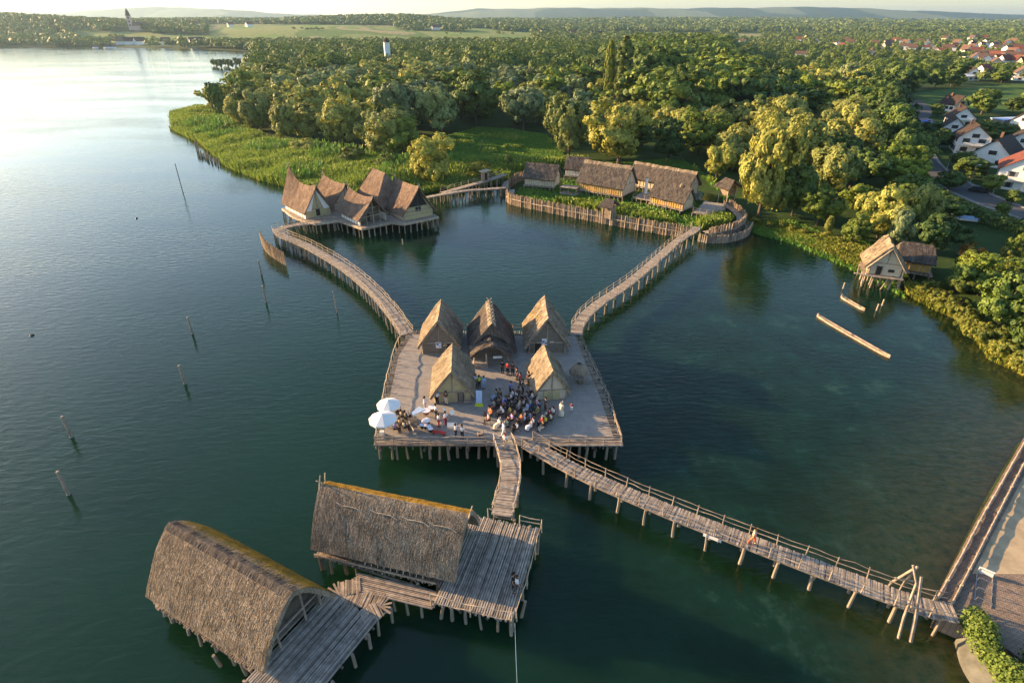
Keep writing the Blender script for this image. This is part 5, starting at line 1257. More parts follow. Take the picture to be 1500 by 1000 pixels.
# ------------------------------------------------------------------ the village on the right
def strip(name, pts, w, mat, z=0.0):
    path = catmull(pts, 3); L = offset(path, w / 2); Rr = offset(path, -w / 2)
    vs = []
    for a, c in zip(L, Rr): vs += [(a.x, a.y, gz(a.x, a.y) + .14 + z), (c.x, c.y, gz(c.x, c.y) + .14 + z)]
    mb = MB(); mb.add(vs, [(2 * i, 2 * i + 1, 2 * i + 3, 2 * i + 2) for i in range(len(path) - 1)][::-1]); tag(mb.build(name, M[mat]), kind='structure')
g1 = lambda a, b_: G(a, b_, 1.3)
RD = [g1(1320, 172), g1(1330, 190), g1(1342, 218), g1(1362, 246), g1(1398, 270), g1(1450, 294), g1(1520, 318)]
strip('road', RD, 7.5, 'asphalt'); strip('road', [g1(1336, 146), g1(1352, 160), g1(1345, 172), g1(1326, 180)], 8, 'asphalt', .02)
for s_ in (4.35, -4.35):
    o = offset(catmull(RD, 3), s_); mb = MB()
    for a, b_ in zip(o, o[1:]): c = (a + b_) / 2; mb.box((c.x, c.y, gz(c.x, c.y) + .13), ((b_ - a).length + .02, 1.0, .28), math.atan2(b_.y - a.y, b_.x - a.x))
    tag(mb.build('pavement', M['concrete']), kind='structure')
def vhouse(label, px, py, yaw, L, W, hw, hr, wall='white_paint', roof='roof_brown', group=None, detail=True, over=.6, balcony=False, dormer=False, z0=1.0, xy=None, hip=0):
    x, y = xy or G(px, py, z0); z0 = gz(x, y) if xy is not None else z0
    root = thing('village_house', label, 'house', (x, y, z0), group); fr = Frame(x, y, yaw); hw += z0; hr += z0
    mb = MB(); pts = [(-W / 2, z0 - .5), (W / 2, z0 - .5), (W / 2, hw), (0, hr - .25), (-W / 2, hw)]
    if hip: pts = [(-W / 2, z0 - .5), (W / 2, z0 - .5), (W / 2, hw), (-W / 2, hw)]
    mb.slab([fr(-L / 2, n_, z) for n_, z in pts], L, (fr.u[0], fr.u[1], 0)); wl = mb.build('wall', M[wall], root)
    mb = MB(); k = (hr - hw) / (W / 2); ze = hw - over * k; Lo = L / 2 + over
    for sg in (-1, 1):
        a = [fr(-Lo, sg * (W / 2 + over), ze), fr(Lo, sg * (W / 2 + over), ze), fr(Lo - hip, 0, hr), fr(-Lo + hip, 0, hr)]
        mb.slab(a, .22, (0, 0, 1))
    if hip:
        for sg in (-1, 1): mb.slab([fr(sg * Lo, -(W / 2 + over), ze), fr(sg * Lo, W / 2 + over, ze), fr(sg * (Lo - hip), 0, hr)], .2, (0, 0, 1))
    rf = mb.build('roof', M[roof], root)
    if not detail: return root
    mb = MB(); mb.box(fr(L * .18, W * .12, hr + .2), (.7, .7, 1.6), fr.a); mb.build('chimney', M['roof_orange'], rf)
    fl = [z0 + 1.5, z0 + 4.2] if hw - z0 > 4.5 else [z0 + 1.5]
    def window(u, n_, zc, alongu, w=1.1, h=1.3):
        sg = 1 if (n_ if alongu else u) > 0 else -1; e = .04 * sg
        c = fr(u, n_ + e, zc) if alongu else fr(u + e, n_, zc); s3 = (w, .1, h) if alongu else (.1, w, h)
        m1 = MB(); m1.box(c, s3, fr.a); o = m1.build('window', M['glass'], root)
        m2 = MB()
        for d in (-1, 1):
            off = (w / 2 + .22) * d; c2 = fr(u + off, n_ + e, zc) if alongu else fr(u + e, n_ + off, zc)
            m2.box(c2, (.4, .12, h) if alongu else (.12, .4, h), fr.a)
        m2.build('shutters', M['roof_brown'] if roof != 'roof_red' else CLOTH['grey'], o)
    for zc in fl:
        for sg in (-1, 1):
            for t in (-.3, 0, .3): window(L * t, sg * W / 2, zc, True)
            for t in (-.24, .24): window(sg * L / 2, W * t, zc, False)
    if not hip: window(-L / 2, 0, hw + .6, False, 1.2, 1.2); window(L / 2, 0, hw + .6, False, 1.2, 1.2)
    if balcony:
        m1 = MB(); m1.box(fr(-L / 2 - .8, 0, z0 + 2.9), (1.6, W * .7, .15), fr.a); o = m1.build('balcony', M[wall], root)
        m1 = MB(); m1.box(fr(-L / 2 - 1.6, 0, z0 + 3.4), (.08, W * .7, .9), fr.a); m1.build('balcony_front', M['white_paint'], o)
    if dormer:
        m1 = MB(); u_, n_ = -L * .12, -W * .28; m1.box(fr(u_, n_, (hw + hr) / 2 + .2), (2.6, 2.2, 1.8), fr.a); o = m1.build('dormer', M[wall], rf)
        m1 = MB(); m1.box(fr(u_, n_ - .2, (hw + hr) / 2 + 1.25), (3.0, 2.8, .22), fr.a); m1.build('dormer_roof', M['concrete'], o)
        m1 = MB(); m1.box(fr(u_, n_ - 1.12, (hw + hr) / 2 + .3), (1.8, .08, 1.0), fr.a); m1.build('dormer_window', M['glass'], o)
    return root
vhouse('white gabled house farthest back in the near row beside the cedar', 1394, 162, 100, 9, 7, 3.4, 7.0)
vhouse('white chalet house with dark roof in the middle of the near row', 1403, 184, 66, 10, 9, 3.6, 7.6, balcony=True)
vhouse('small white gabled house directly above the tall balconied house', 1392, 198, 62, 8, 8, 3.0, 6.6)
vhouse('tall white house with two storeys of windows and side balconies by the lower road', 1416, 222, 64, 10, 9, 5.2, 9.0, balcony=True)
vhouse('low brown-roofed house with pale gable between the tall white house and the red-roofed one', 1456, 240, 40, 14, 10, 3.6, 8.0)
vhouse('large white villa with red roof, dormer and shutters at the right edge', 1492, 274, 52, 13, 11, 5.4, 9.2, roof='roof_red', balcony=True, dormer=True)
vhouse('red-roofed house cut by the right edge above the brown roofs', 1503, 190, 30, 10, 9, 3.6, 7.2, roof='roof_orange')
vhouse('dark-roofed house behind the low brown-roofed one', 1494, 222, 50, 11, 9, 3.6, 7.5)
vhouse('bright red-roofed white house at the top edge of the green field', 1437, 113, 30, 12, 10, 4.2, 9.0, roof='roof_red')
vhouse('white gabled house left of the bright red-roofed one above the green field', 1420, 117, 70, 12, 9, 4.4, 8.5)
vhouse('long low white flat-looking house at the top left corner of the green field', 1404, 118, 10, 18, 9, 3.0, 4.2, roof='white_paint')
vhouse('yellowish house at the right edge above the green field', 1497, 118, 60, 14, 12, 5.5, 10.5, roof='roof_orange')
gb = thing('pool_hall', 'pale blue flat-roofed pool building behind the near row of houses', 'building', (*G(1478, 184, 1), 1)); fk = Frame(*G(1478, 184, 1), 12)
mb = MB(); mb.box(fk(0, 0, 2.3), (14, 6, 2.6), fk.a); mb.build('wall', M['concrete'], gb)
mb = MB(); mb.box(fk(0, 0, 3.75), (14.6, 6.6, .3), fk.a); mb.build('roof', CLOTH['light blue'], gb)
# parked things by the road
def car(label, px, py, yaw, paint_, group=None, van=False):
    x, y = g1(px, py); z = gz(x, y) + .15; root = thing('parked_car', label, 'car', (x, y, z), group, rad(yaw)); H_ = 1.9 if van else 1.45
    prof = [(-2.15, .35), (-2.2, .8), (-1.75, .95), (-1.2, H_), (.55, H_), (1.15, .98), (2.1, .82), (2.2, .4), (2.1, .28), (-2.1, .28)]
    mb = MB(); mb.slab([(u, -.85, zz) for u, zz in prof][::-1], 1.7, (0, 1, 0)); mb.build('body', paint_, root, local=True)
    for sg in (-1, 1):
        mb = MB(); mb.slab([(-1.6, sg * .86 - .01, 1.0), (.95, sg * .86 - .01, 1.0), (.5, sg * .86 - .01, H_ - .1), (-1.1, sg * .86 - .01, H_ - .1)], .02, (0, 1, 0)); mb.build('side_window', M['glass'], root, local=True)
    mb = MB(); mb.slab([(.62, -.72, H_ - .08), (.62, .72, H_ - .08), (1.14, .76, 1.02), (1.14, -.76, 1.02)], .03, (1, 0, .6)); mb.build('windscreen', M['glass'], root, local=True)
    for u in (-1.35, 1.35):
        for n_ in (-.8, .8): mb = MB(); mb.tube([(u, n_ - .12, .32), (u, n_ + .12, .32)], .33, 12); w_ = mb.build('wheel', M['black'], root, local=True)
car('small blue car parked in the yard by the road bend', 1360, 179, 20, CLOTH['blue'])
car('pale blue car parked beside the blue one at the road bend', 1366, 183, 15, CLOTH['light blue'])
car('white car on the lower road below the tall white house', 1349, 227, -58, M['white_paint'])
car('dark car parked at the right end of the lower road', 1432, 281, -35, M['black'])
pl = thing('covered_pool', 'bright blue covered pool beside the road bend', 'pool', (*g1(1342, 177), 1.1)); x, y = g1(1343, 177)
mb = MB(); mb.tube([(x, y, .8), (x, y, 1.5)], 4.2, 20); mb.build('cover', CLOTH['blue'], pl); mb = MB(); mb.tube([(x, y, .8), (x, y, 1.42)], 4.5, 20); mb.build('rim', M['concrete'], pl)
for i, (px, py, yaw, Ln) in enumerate(((1412, 317, -28, 6), (1424, 325, -24, 7), (1400, 311, -30, 5))):
    x, y = G(px, py, .9); fr = Frame(x, y, yaw); root = thing('covered_boat', ['pale tarpaulin-covered boat laid up below the hedge, in the middle of three', 'largest pale tarpaulin-covered boat laid up below the hedge', 'smallest pale covered boat laid up at the upper end below the hedge'][i], 'boat', (x, y, .9))
    f = roof_surface(fr, Ln / 2, Ln / 2, 1.1, 1.5, 2.3, 1.6); mb = MB(); mb.slab([fr(-Ln / 2, 0, 1.0), fr(-Ln / 2 + 1, -.8, 1.0), fr(Ln / 2, -.9, 1.0), fr(Ln / 2, .9, 1.0), fr(-Ln / 2 + 1, .8, 1.0)], .6, (0, 0, 1)); mb.build('hull', M['white'], root)
    mb = MB(); mb.slab([fr(-Ln / 2, 0, 1.62), fr(-Ln / 2 + 1, -.85, 1.62), fr(Ln / 2, -.95, 1.62), fr(Ln / 2, 0, 2.2), fr(-Ln / 2 + 1.2, 0, 2.1)], .05, (0, 0, 1)); mb.slab([fr(-Ln / 2, 0, 1.62), fr(-Ln / 2 + 1, .85, 1.62), fr(Ln / 2, .95, 1.62), fr(Ln / 2, 0, 2.2), fr(-Ln / 2 + 1.2, 0, 2.1)], .05, (0, 0, 1)); mb.build('tarpaulin', CLOTH['light blue'], root)
for i in range(5):
    x, y = g1(1352 + i * 34, 236 + i * 14 + (i > 1) * 6); lp = thing('street_lamp', 'slim grey street lamp beside the lower road', 'lamp', (x, y, 1.1), 'street lamps beside the lower road')
    mb = MB(); mb.tube([(x, y, 1), (x, y, 6.2)], [.09, .06], 6); mb.tube([(x, y, 6.2), (x + .7, y, 6.4)], .05, 5); mb.build('pole', M['metal'], lp); mb = MB(); mb.box((x + .9, y, 6.4), (.6, .25, .12)); mb.build('lamp_head', M['white'], lp)
VG = (
    ('deep', 1437, 168, 56, 44, 'large dark cedar-like tree behind the white chalet'), ('deep', 1482, 165, 36, 24, 'dark round tree at the right end of the green field'),
    ('deep', 1374, 218, 44, 34, 'dark garden tree left of the tall white house'), ('deep', 1352, 222, 30, 34, 'dark spiky garden tree beside the upper road'),
    ('deep', 1388, 280, 44, 34, 'dark round garden bush on the inner side of the lower road'), ('deep', 1420, 262, 60, 34, 'dark garden tree in front of the low brown-roofed house'),
    ('broad', 1450, 284, 40, 30, 'green garden bush in front of the red-roofed villa'), ('deep', 1480, 300, 30, 24, 'dark clipped bush below the red-roofed villa'),
    ('deep', 1372, 172, 26, 22, 'small dark tree behind the blue covered pool'), ('deep', 1362, 198, 40, 22, 'dark hedge bush between the cars and the gardens'),
    ('deep', 1470, 205, 40, 26, 'dark tree between the pool building and the brown roofs'), ('broad', 1400, 246, 40, 26, 'mid green garden bush below the tall white house'),
    ('deep', 1440, 200, 40, 26, 'dark tree behind the tall white house'), ('deep', 1466, 318, 24, 22, 'round dark bush on the outer side of the lower road'),
    ('deep', 1500, 246, 30, 26, 'dark tree behind the red-roofed villa'), ('deep', 1408, 104, 30, 14, 'dark tree behind the long low white house'),
    ('deep', 1466, 120, 44, 16, 'dark rounded copse at the top edge of the green field'), ('deep', 1445, 215, 36, 24, 'dark shrub in the garden right of the tall white house'),
    ('broad', 1345, 285, 40, 30, 'green bush at the bend on the lake side of the lower road'), ('deep', 1388, 322, 60, 36, 'dark tree on the lake side of the road hedge'))
for k, px, py, w, h, lb in VG: ptree(k, px, py, w, h, lb)
# far village houses among trees
for i, (px, py) in enumerate(BL):
    x, y = G(px, py, 3); sc = 1 + (y - 500) / 1800
    rf_ = ['roof_red', 'roof_orange', 'roof_orange', 'roof_brown'][i % 4]
    wl = ['white_paint', 'clay_pale', 'white_paint'][i % 3]
    vhouse({'roof_red': 'small distant red-roofed house in the far village', 'roof_orange': 'small distant orange-roofed house in the far village', 'roof_brown': 'small distant brown-roofed house in the far village'}[rf_] + (' with cream walls' if wl == 'clay_pale' else ' with white walls'),
           0, 0, rs.choice([20, 65, 110, 150]), rs.uniform(9, 14), rs.uniform(8, 10), rs.uniform(3.5, 6), rs.uniform(7.5, 10), wl, rf_, 'houses of the far village, ' + rf_.replace('roof_', '') + ' roofs with ' + ('cream' if wl == 'clay_pale' else 'white') + ' walls', False, xy=(x, y))
# shore settlement and churches across the lake
def far_tower(label, px, py, z, w, h, hs, wall='white_paint', roof='roof_brown', nave=None, name='church', cat='church', dist=None):
    x, y = dist or G(px, py, z); z = gz(x, y); root = thing(name, label, cat, (x, y, z)); fr = Frame(x, y, 20)
    mb = MB(); mb.box(fr(0, 0, z + h / 2), (w, w, h), fr.a); mb.build('tower', M[wall], root)
    mb = MB(); mb.tube([(x, y, z + h), (x, y, z + h + hs * .35), (x, y, z + h + hs * .45), (x, y, z + h + hs)], [w * .72, w * .45, w * .5, .1], 8); mb.build('spire', M[roof], root)
    for zc in ((.35, .6, .85) if nave else ()):
        mb = MB(); mb.box(fr(0, -w / 2, z + h * zc), (w * .3, .3, w * .45), fr.a); mb.build('window', M['glass'], root)
    if nave:
        L_, W_, H_, Rz = nave; mb = MB(); mb.slab([fr(w / 2, n_, zz) for n_, zz in ((-W_ / 2, z - 2), (W_ / 2, z - 2), (W_ / 2, z + H_), (0, z + Rz), (-W_ / 2, z + H_))], L_, (fr.u[0], fr.u[1], 0)); mb.build('nave', M[wall], root)
        mb = MB()
        for sg in (-1, 1): mb.slab([fr(w / 2, sg * (W_ / 2 + .6), z + H_ - .5), fr(w / 2 + L_ + 1, sg * (W_ / 2 + .6), z + H_ - .5), fr(w / 2 + L_ + 1, 0, z + Rz + .2), fr(w / 2, 0, z + Rz + .2)], .4, (0, 0, 1))
        mb.build('nave_roof', M['roof_orange'], root)
M['rose'] = m_plain('rose_plaster', (.62, .42, .36), .8, .06)
far_tower('pink pilgrimage church with slim onion-topped tower on the hill across the lake', 0, 0, 0, 8, 27, 14, 'rose', 'roof_brown', (26, 13, 9, 15), dist=(-815, 1405))
far_tower('white church tower with red pyramid roof rising from the wood', 0, 0, 0, 5.0, 21, 4, 'white_paint', 'roof_brown', None, 'church_tower', 'tower', dist=(-118, 610))
for i, (px, py, L_, rf_) in enumerate(((171, 66, 22, 'roof_orange'), (185, 66, 26, 'roof_brown'), (196, 65, 18, 'roof_brown'), (235, 67, 14, 'roof_orange'), (281, 68, 24, 'roof_brown'), (377, 66, 16, 'roof_brown'), (283, 41, 22, 'roof_orange'), (336, 41, 14, 'roof_orange'), (363, 40, 16, 'roof_red'), (638, 44, 20, 'roof_orange'), (798, 46, 24, 'roof_brown'), (840, 46, 26, 'roof_red'), (875, 46, 30, 'roof_brown'))):
    far = py < 50; Yd = 1700 if far else 1170; X_d = (px - 750) / 967 * Yd
    vhouse(['large farmhouse with orange roof at the left of the far lakeside hamlet', 'long dark-roofed white house in the far lakeside hamlet', 'dark-roofed house at the right of the far lakeside hamlet', 'small orange-roofed house on the far shore right of the hamlet', 'long low building on the far shore below the vineyard', 'grey-roofed boathouse where the far shore meets the wood',
            'farmhouse on the vineyard slope, left one', 'small farmhouse on the vineyard slope, middle one', 'red-roofed farmhouse on the vineyard slope, right one', 'orange-roofed farm far away above the white church tower', 'dark-roofed farm building in the distant fields, leftmost of three', 'red-roofed farm building in the distant fields, middle of three', 'long dark farm building in the distant fields, rightmost of three'][i], 0, 0, 15 + 20 * (i % 3), L_, 12, 6, 12, 'white_paint', rf_, None, False, xy=(X_d, Yd))
for px in (140, 156, 160, 166):
    x, y = G(px, 70.5, 0); root = thing('sailing_boat', 'tiny white boat moored off the far lakeside hamlet', 'boat', (x, y, 0), 'boats off the far shore')
    mb = MB(); mb.slab([(x - 5, y, -.2), (x - 3, y - 1.4, -.2), (x + 4, y - 1.3, -.2), (x + 4, y + 1.3, -.2), (x - 3, y + 1.4, -.2)], 1.3, (0, 0, 1)); mb.build('hull', M['white'], root)
    mb = MB(); mb.box((x + .5, y, 1.5), (3, 1.6, .8)); mb.build('cabin', CLOTH['blue'], root); mb = MB(); mb.tube([(x - .5, y, 1), (x - .5, y, 10)], .1, 5); mb.build('mast', M['metal'], root)

#@@PART5
# ------------------------------------------------------------------ people
def skin_mesh(name, V, E, sub=1):
    me = bpy.data.meshes.new(name + '_cage'); me.from_pydata([v[:3] for v in V], E, []); o = bpy.data.objects.new(name + '_cage', me); COL.objects.link(o)
    md = o.modifiers.new('s', 'SKIN'); md.use_smooth_shade = True
    for i, v in enumerate(V): me.skin_vertices[0].data[i].radius = (v[3], v[3]); me.skin_vertices[0].data[i].use_root = (i == 0)
    if sub: o.modifiers.new('u', 'SUBSURF').levels = sub
    dg = bpy.context.evaluated_depsgraph_get(); out = bpy.data.meshes.new_from_object(o.evaluated_get(dg)); out.name = name
    bpy.data.objects.remove(o); bpy.data.meshes.remove(me); return out
def skeleton(pose):
    J = dict(pel=(0, 0, .95, .14), wai=(0, 0, 1.10, .135), che=(0, 0, 1.32, .165), nec=(0, .0, 1.47, .062), jaw=(0, .02, 1.53, .075), hed=(0, .015, 1.62, .098), top=(0, 0, 1.69, .078))
    for s, n in ((-1, 'L'), (1, 'R')):
        J['sh' + n] = (s * .18, 0, 1.40, .065); J['el' + n] = (s * .25, .0, 1.13, .047); J['wr' + n] = (s * .27, .08, .90, .03); J['pa' + n] = (s * .27, .11, .83, .034)
        J['hi' + n] = (s * .095, 0, .88, .092); J['kn' + n] = (s * .105, .02, .50, .06); J['an' + n] = (s * .11, -.02, .09, .043); J['to' + n] = (s * .125, .14, .045, .04)
    if pose == 'seated':
        for k in ('pel', 'wai', 'che', 'nec', 'jaw', 'hed', 'top', 'shL', 'shR', 'elL', 'elR'): x, y, z, r = J[k]; J[k] = (x, y - (z - .95) * .05, z - .42, r)
        for s, n in ((-1, 'L'), (1, 'R')):
            J['hi' + n] = (s * .1, .06, .50, .095); J['kn' + n] = (s * .12, .46, .50, .065); J['an' + n] = (s * .12, .44, .09, .043); J['to' + n] = (s * .13, .60, .045, .04)
            J['el' + n] = (s * .25, .04, .74, .047); J['wr' + n] = (s * .15, .26, .62, .03); J['pa' + n] = (s * .11, .33, .61, .034)
    if pose == 'playing':
        for s, n in ((-1, 'L'), (1, 'R')): J['el' + n] = (s * .27, .12, 1.16, .047); J['wr' + n] = (s * .17, .34, 1.10, .03); J['pa' + n] = (s * .14, .41, 1.08, .034)
    if pose == 'walking':
        for n, dy in (('L', .22), ('R', -.2)): x, y, z, r = J['kn' + n]; J['kn' + n] = (x, y + dy * .7, z + .01, r); x, y, z, r = J['an' + n]; J['an' + n] = (x, y + dy * 1.3, z + (.06 if dy < 0 else 0), r); x, y, z, r = J['to' + n]; J['to' + n] = (x, y + dy * 1.3, z + (.0 if dy < 0 else 0), r)
    return J
def figure(pose):
    J = skeleton(pose); K = list(J); V = [J[k] for k in K]; ix = {k: i for i, k in enumerate(K)}
    E = [(ix[a], ix[b_]) for a, b_ in [('pel', 'wai'), ('wai', 'che'), ('che', 'nec'), ('nec', 'jaw'), ('jaw', 'hed'), ('hed', 'top')] + [(a + n, b_ + n) for n in 'LR' for a, b_ in (('sh', 'el'), ('el', 'wr'), ('wr', 'pa'), ('hi', 'kn'), ('kn', 'an'), ('an', 'to'))] + [('che', 'sh' + n) for n in 'LR'] + [('pel', 'hi' + n) for n in 'LR']]
    for s, n in ((-1, 'L'), (1, 'R')):                       # five unequal, bent fingers
        p = Vector(J['pa' + n][:3]); d = (p - Vector(J['wr' + n][:3])).normalized(); side = Vector((1, 0, 0)); curl = d.cross(side).normalized() * -1
        if curl.z > 0 and pose != 'stand': curl = -curl
        for q, L_ in ((-.030, .07), (-.010, .082), (.010, .076), (.030, .058)):
            a = p + side * q + d * .03; m_ = a + d * L_ * .55 + curl * .008; e = m_ + d * L_ * .3 + curl * L_ * .4
            k = len(V); V += [(*a, .0095), (*m_, .0085), (*e, .007)]; E += [(ix['pa' + n], k), (k, k + 1), (k + 1, k + 2)]
        a = p - side * s * .036 - d * .005; e = a - side * s * .018 + d * .035; k = len(V); V += [(*a, .011), (*e, .009)]; E += [(ix['pa' + n], k), (k, k + 1)]
    h = Vector(J['hed'][:3]); k = len(V)                      # nose, chin, ears
    V += [(h.x, h.y + .105, h.z - .02, .016), (h.x, h.y + .075, h.z - .085, .03), (h.x - .098, h.y, h.z - .01, .018), (h.x + .098, h.y, h.z - .01, .018)]; E += [(ix['hed'], k), (ix['jaw'], k + 1), (ix['hed'], k + 2), (ix['hed'], k + 3)]
    body = skin_mesh('body', V, E, 1)
    def sub(keys, edges, dr, sub_=1, name='x'):
        VV = [(*J[q][:3], J[q][3] + dr.get(q, dr['*'])) for q in keys]; EE = [(keys.index(a), keys.index(b_)) for a, b_ in edges]; return skin_mesh(name, VV, EE, sub_)
    sh = sub(['che', 'wai', 'pel', 'shL', 'shR', 'elL', 'elR'], [('che', 'wai'), ('wai', 'pel'), ('che', 'shL'), ('che', 'shR'), ('shL', 'elL'), ('shR', 'elR')], {'*': .025, 'pel': .03}, name='shirt')
    tr = sub(['pel', 'hiL', 'hiR', 'knL', 'knR', 'anL', 'anR'], [('pel', 'hiL'), ('pel', 'hiR'), ('hiL', 'knL'), ('hiR', 'knR'), ('knL', 'anL'), ('knR', 'anR')], {'*': .022, 'pel': .012}, name='trousers')
    hr = skin_mesh('hair', [(h.x, h.y - .02, h.z + .045, .105), (h.x, h.y - .045, h.z - .03, .09), (h.x, h.y - .01, h.z + .085, .08)], [(0, 1), (0, 2)], 1)
    mb = MB()
    for s in (-1, 1): mb.disc((h.x + s * .035, h.y + .082, h.z + .005), .014, .018, 6)
    ey = mb.mesh('eyes'); mb = MB(); mb.box((h.x, h.y + .088, h.z - .055), (.05, .02, .012)); mo = mb.mesh('mouth')
    mb = MB()
    for s in 'LR':
        a, t = J['an' + s], J['to' + s]; mb.tube([(a[0], a[1] - .05, .05), (a[0], a[1], .05), (t[0], t[1] + .04, .045)], [.05, .055, .042], 8)
    so = mb.mesh('shoes'); mb = MB(); z0 = J['pel'][2]
    if pose == 'seated': mb.tube([(0, .0, z0 + .1), (0, .22, z0 + .04), (0, .46, z0 - .02), (0, .5, .2)], [.17, .22, .22, .24], 12)
    else: mb.tube([(0, 0, z0 + .2), (0, 0, z0 - .05), (0, 0, .12)], [.15, .21, .3], 14)
    sk = mb.mesh('skirt')
    return dict(body=body, shirt=sh, trousers=tr, hair=hr, eyes=ey, mouth=mo, shoes=so, skirt=sk)
FIG = {p: figure(p) for p in ('stand', 'seated', 'playing', 'walking')}
FM = {}
def part_of(mesh, mat, name, root):
    k = (mesh.name, mat.name)
    if k not in FM: c = mesh.copy(); c.materials.clear(); c.materials.append(mat); FM[k] = c
    o = bpy.data.objects.new(name, FM[k]); COL.objects.link(o); o.parent = root; return o
def person(label, px, py, yaw, top, bottom, pose='stand', hair='hair_dark', z=DZ, s=1.0, skirt=False, group=None, hat=None, shoes='black', xy=None):
    x, y = xy or G(px, py, z); root = thing('person', label, 'person', (x, y, z), group, rad(yaw - 90)); root.scale = (s, s, s); F_ = FIG[pose]
    part_of(F_['body'], M['skin'], 'body', root); part_of(F_['shirt'], CLOTH[top], 'shirt', root)
    part_of(F_['skirt' if skirt else 'trousers'], CLOTH[bottom], 'skirt' if skirt else 'trousers', root)
    part_of(F_['hair'], M[hair], 'hair', root) if not hat else part_of(F_['hair'], CLOTH[hat], 'hat', root)
    part_of(F_['eyes'], M['black'], 'eyes', root); part_of(F_['mouth'], CLOTH['maroon'], 'mouth', root); part_of(F_['shoes'], CLOTH[shoes] if shoes in CLOTH else M['black'], 'shoes', root)
    return root
mb = MB(); mb.box((0, .02, .43), (.42, .42, .04)); CH_S = mb.mesh('seat'); CH_S.materials.append(M['log_dark'])
mb = MB(); mb.box((0, -.2, .72), (.4, .03, .34)); CH_B = mb.mesh('backrest'); CH_B.materials.append(M['log_dark'])
mb = MB(); mb.tube([(0, 0, 0), (0, 0, .43)], .018, 5); CH_L = mb.mesh('leg'); CH_L.materials.append(M['metal'])
def chair(x, y, z, yaw):
    root = thing('folding_chair', 'dark folding chair under a listener in the rows beside the small front right hut', 'chair', (x, y, z), 'folding chairs of the audience', rad(yaw - 90))
    for nm, me_, l in [('seat', CH_S, (0, 0, 0)), ('backrest', CH_B, (0, 0, 0))] + [('leg', CH_L, (a, b_, 0)) for a in (-.18, .18) for b_ in (-.17, .19)]:
        o = bpy.data.objects.new(nm, me_); COL.objects.link(o); o.parent = root; o.location = l
Z = lambda x, y: (700 + x / 12.5, 570 + y / 12.5)
SEATED = [(200, 400, 'pink', 'black', 'at the far left edge of the audience, second from the front'), (240, 445, 'orange', 'black', 'at the left edge of the audience'), (195, 545, 'pink', 'black', 'nearest the band at the left edge, legs in the open'),
 (300, 305, 'grey', 'dark grey', 'in the left rows behind the listener in orange'), (330, 110, 'grey', 'light blue', 'in the back left corner of the audience'), (395, 100, 'olive', 'dark grey', 'in the back left of the audience'),
 (430, 390, 'white', 'tan', 'with red hair in the left middle rows'), (460, 430, 'white', 'black', 'just behind the red-haired listener'), (390, 260, 'brown', 'black', 'in the left middle rows'),
 (510, 240, 'blue', 'black', 'in bright blue in the left middle rows'), (460, 270, 'violet', 'black', 'beside the listener in bright blue'), (415, 200, 'grey', 'black', 'above the listener in bright blue'),
 (640, 110, 'white', 'black', 'in the back middle rows'), (705, 140, 'white', 'dark grey', 'in the back middle rows, rightmost of three in white'), (612, 160, 'white', 'grey', 'in the back middle rows, leftmost of three in white'),
 (590, 415, 'yellow', 'brown', 'in the centre front rows'), (680, 460, 'tan', 'brown', 'with a sand-coloured jacket in the centre'), (628, 540, 'violet', 'black', 'in front of the sand-coloured jacket'),
 (395, 640, 'cream', 'cream', 'in cream clothes at the front left'), (560, 590, 'maroon', 'teal', 'in dark red near the front'), (548, 660, 'teal', 'black', 'in dark green near the front'),
 (800, 550, 'orange', 'dark grey', 'in the centre front'), (845, 560, 'light blue', 'dark grey', 'beside the orange top in the centre front'), (715, 700, 'white', 'black', 'nearest the railing in the middle, with a straw hat by the feet'),
 (722, 620, 'black', 'black', 'dark-haired, behind the white shirt near the railing'), (905, 350, 'light blue', 'white', 'in the right middle rows'), (950, 315, 'blue', 'white', 'in the right middle rows, behind the pale shirt'),
 (920, 220, 'grey', 'grey', 'in the right back rows'), (890, 140, 'grey', 'dark grey', 'in the rearmost right rows'), (772, 280, 'tan', 'grey', 'in the middle of the audience'), (747, 360, 'grey', 'black', 'in the very centre of the audience'),
 (620, 300, 'dark grey', 'black', 'in the centre left of the audience'), (700, 230, 'dark grey', 'dark grey', 'in the centre rear of the audience'), (1110, 320, 'blue', 'dark grey', 'close to the small hut door'),
 (1085, 255, 'pink', 'dark grey', 'beside the small hut wall'), (1105, 410, 'olive', 'olive', 'in olive green in front of the small hut'), (960, 530, 'blue', 'black', 'in the right front rows'), (1010, 620, 'white', 'black', 'with white shirt at the right front'),
 (985, 670, 'grey', 'white', 'with white trousers at the right front corner'), (1025, 490, 'black', 'black', 'in black in the right front rows'), (1240, 590, 'lime yellow', 'black', 'in lime yellow at the right end'),
 (1190, 680, 'black', 'cream', 'in black, lowest at the right end'), (1240, 530, 'white', 'black', 'behind the lime yellow top'), (1310, 460, 'maroon', 'black', 'in dark red at the far right end'), (1375, 430, 'white', 'black', 'at the extreme right end of the audience'),
 (1338, 540, 'cream', 'black', 'in cream at the right end'), (1170, 590, 'red', 'black', 'in red beside the lime yellow top'), (870, 500, 'black', 'black', 'in black right of centre'), (500, 330, 'dark grey', 'black', 'in the left centre shade'),
 (560, 240, 'black', 'black', 'in black behind the bright blue shirt'), (830, 330, 'black', 'dark grey', 'in black in the centre right'), (800, 180, 'black', 'black', 'in black in the rear centre'), (860, 240, 'dark grey', 'black', 'in dark grey in the rear right'),
 (1000, 150, 'white', 'grey', 'in white in the rear right, against the hut roof'), (960, 80, 'black', 'black', 'in black in the last row, right'), (740, 60, 'brown', 'black', 'in brown in the last row, middle')]
HR = ['hair_dark', 'hair_brown', 'hair_grey', 'hair_dark']
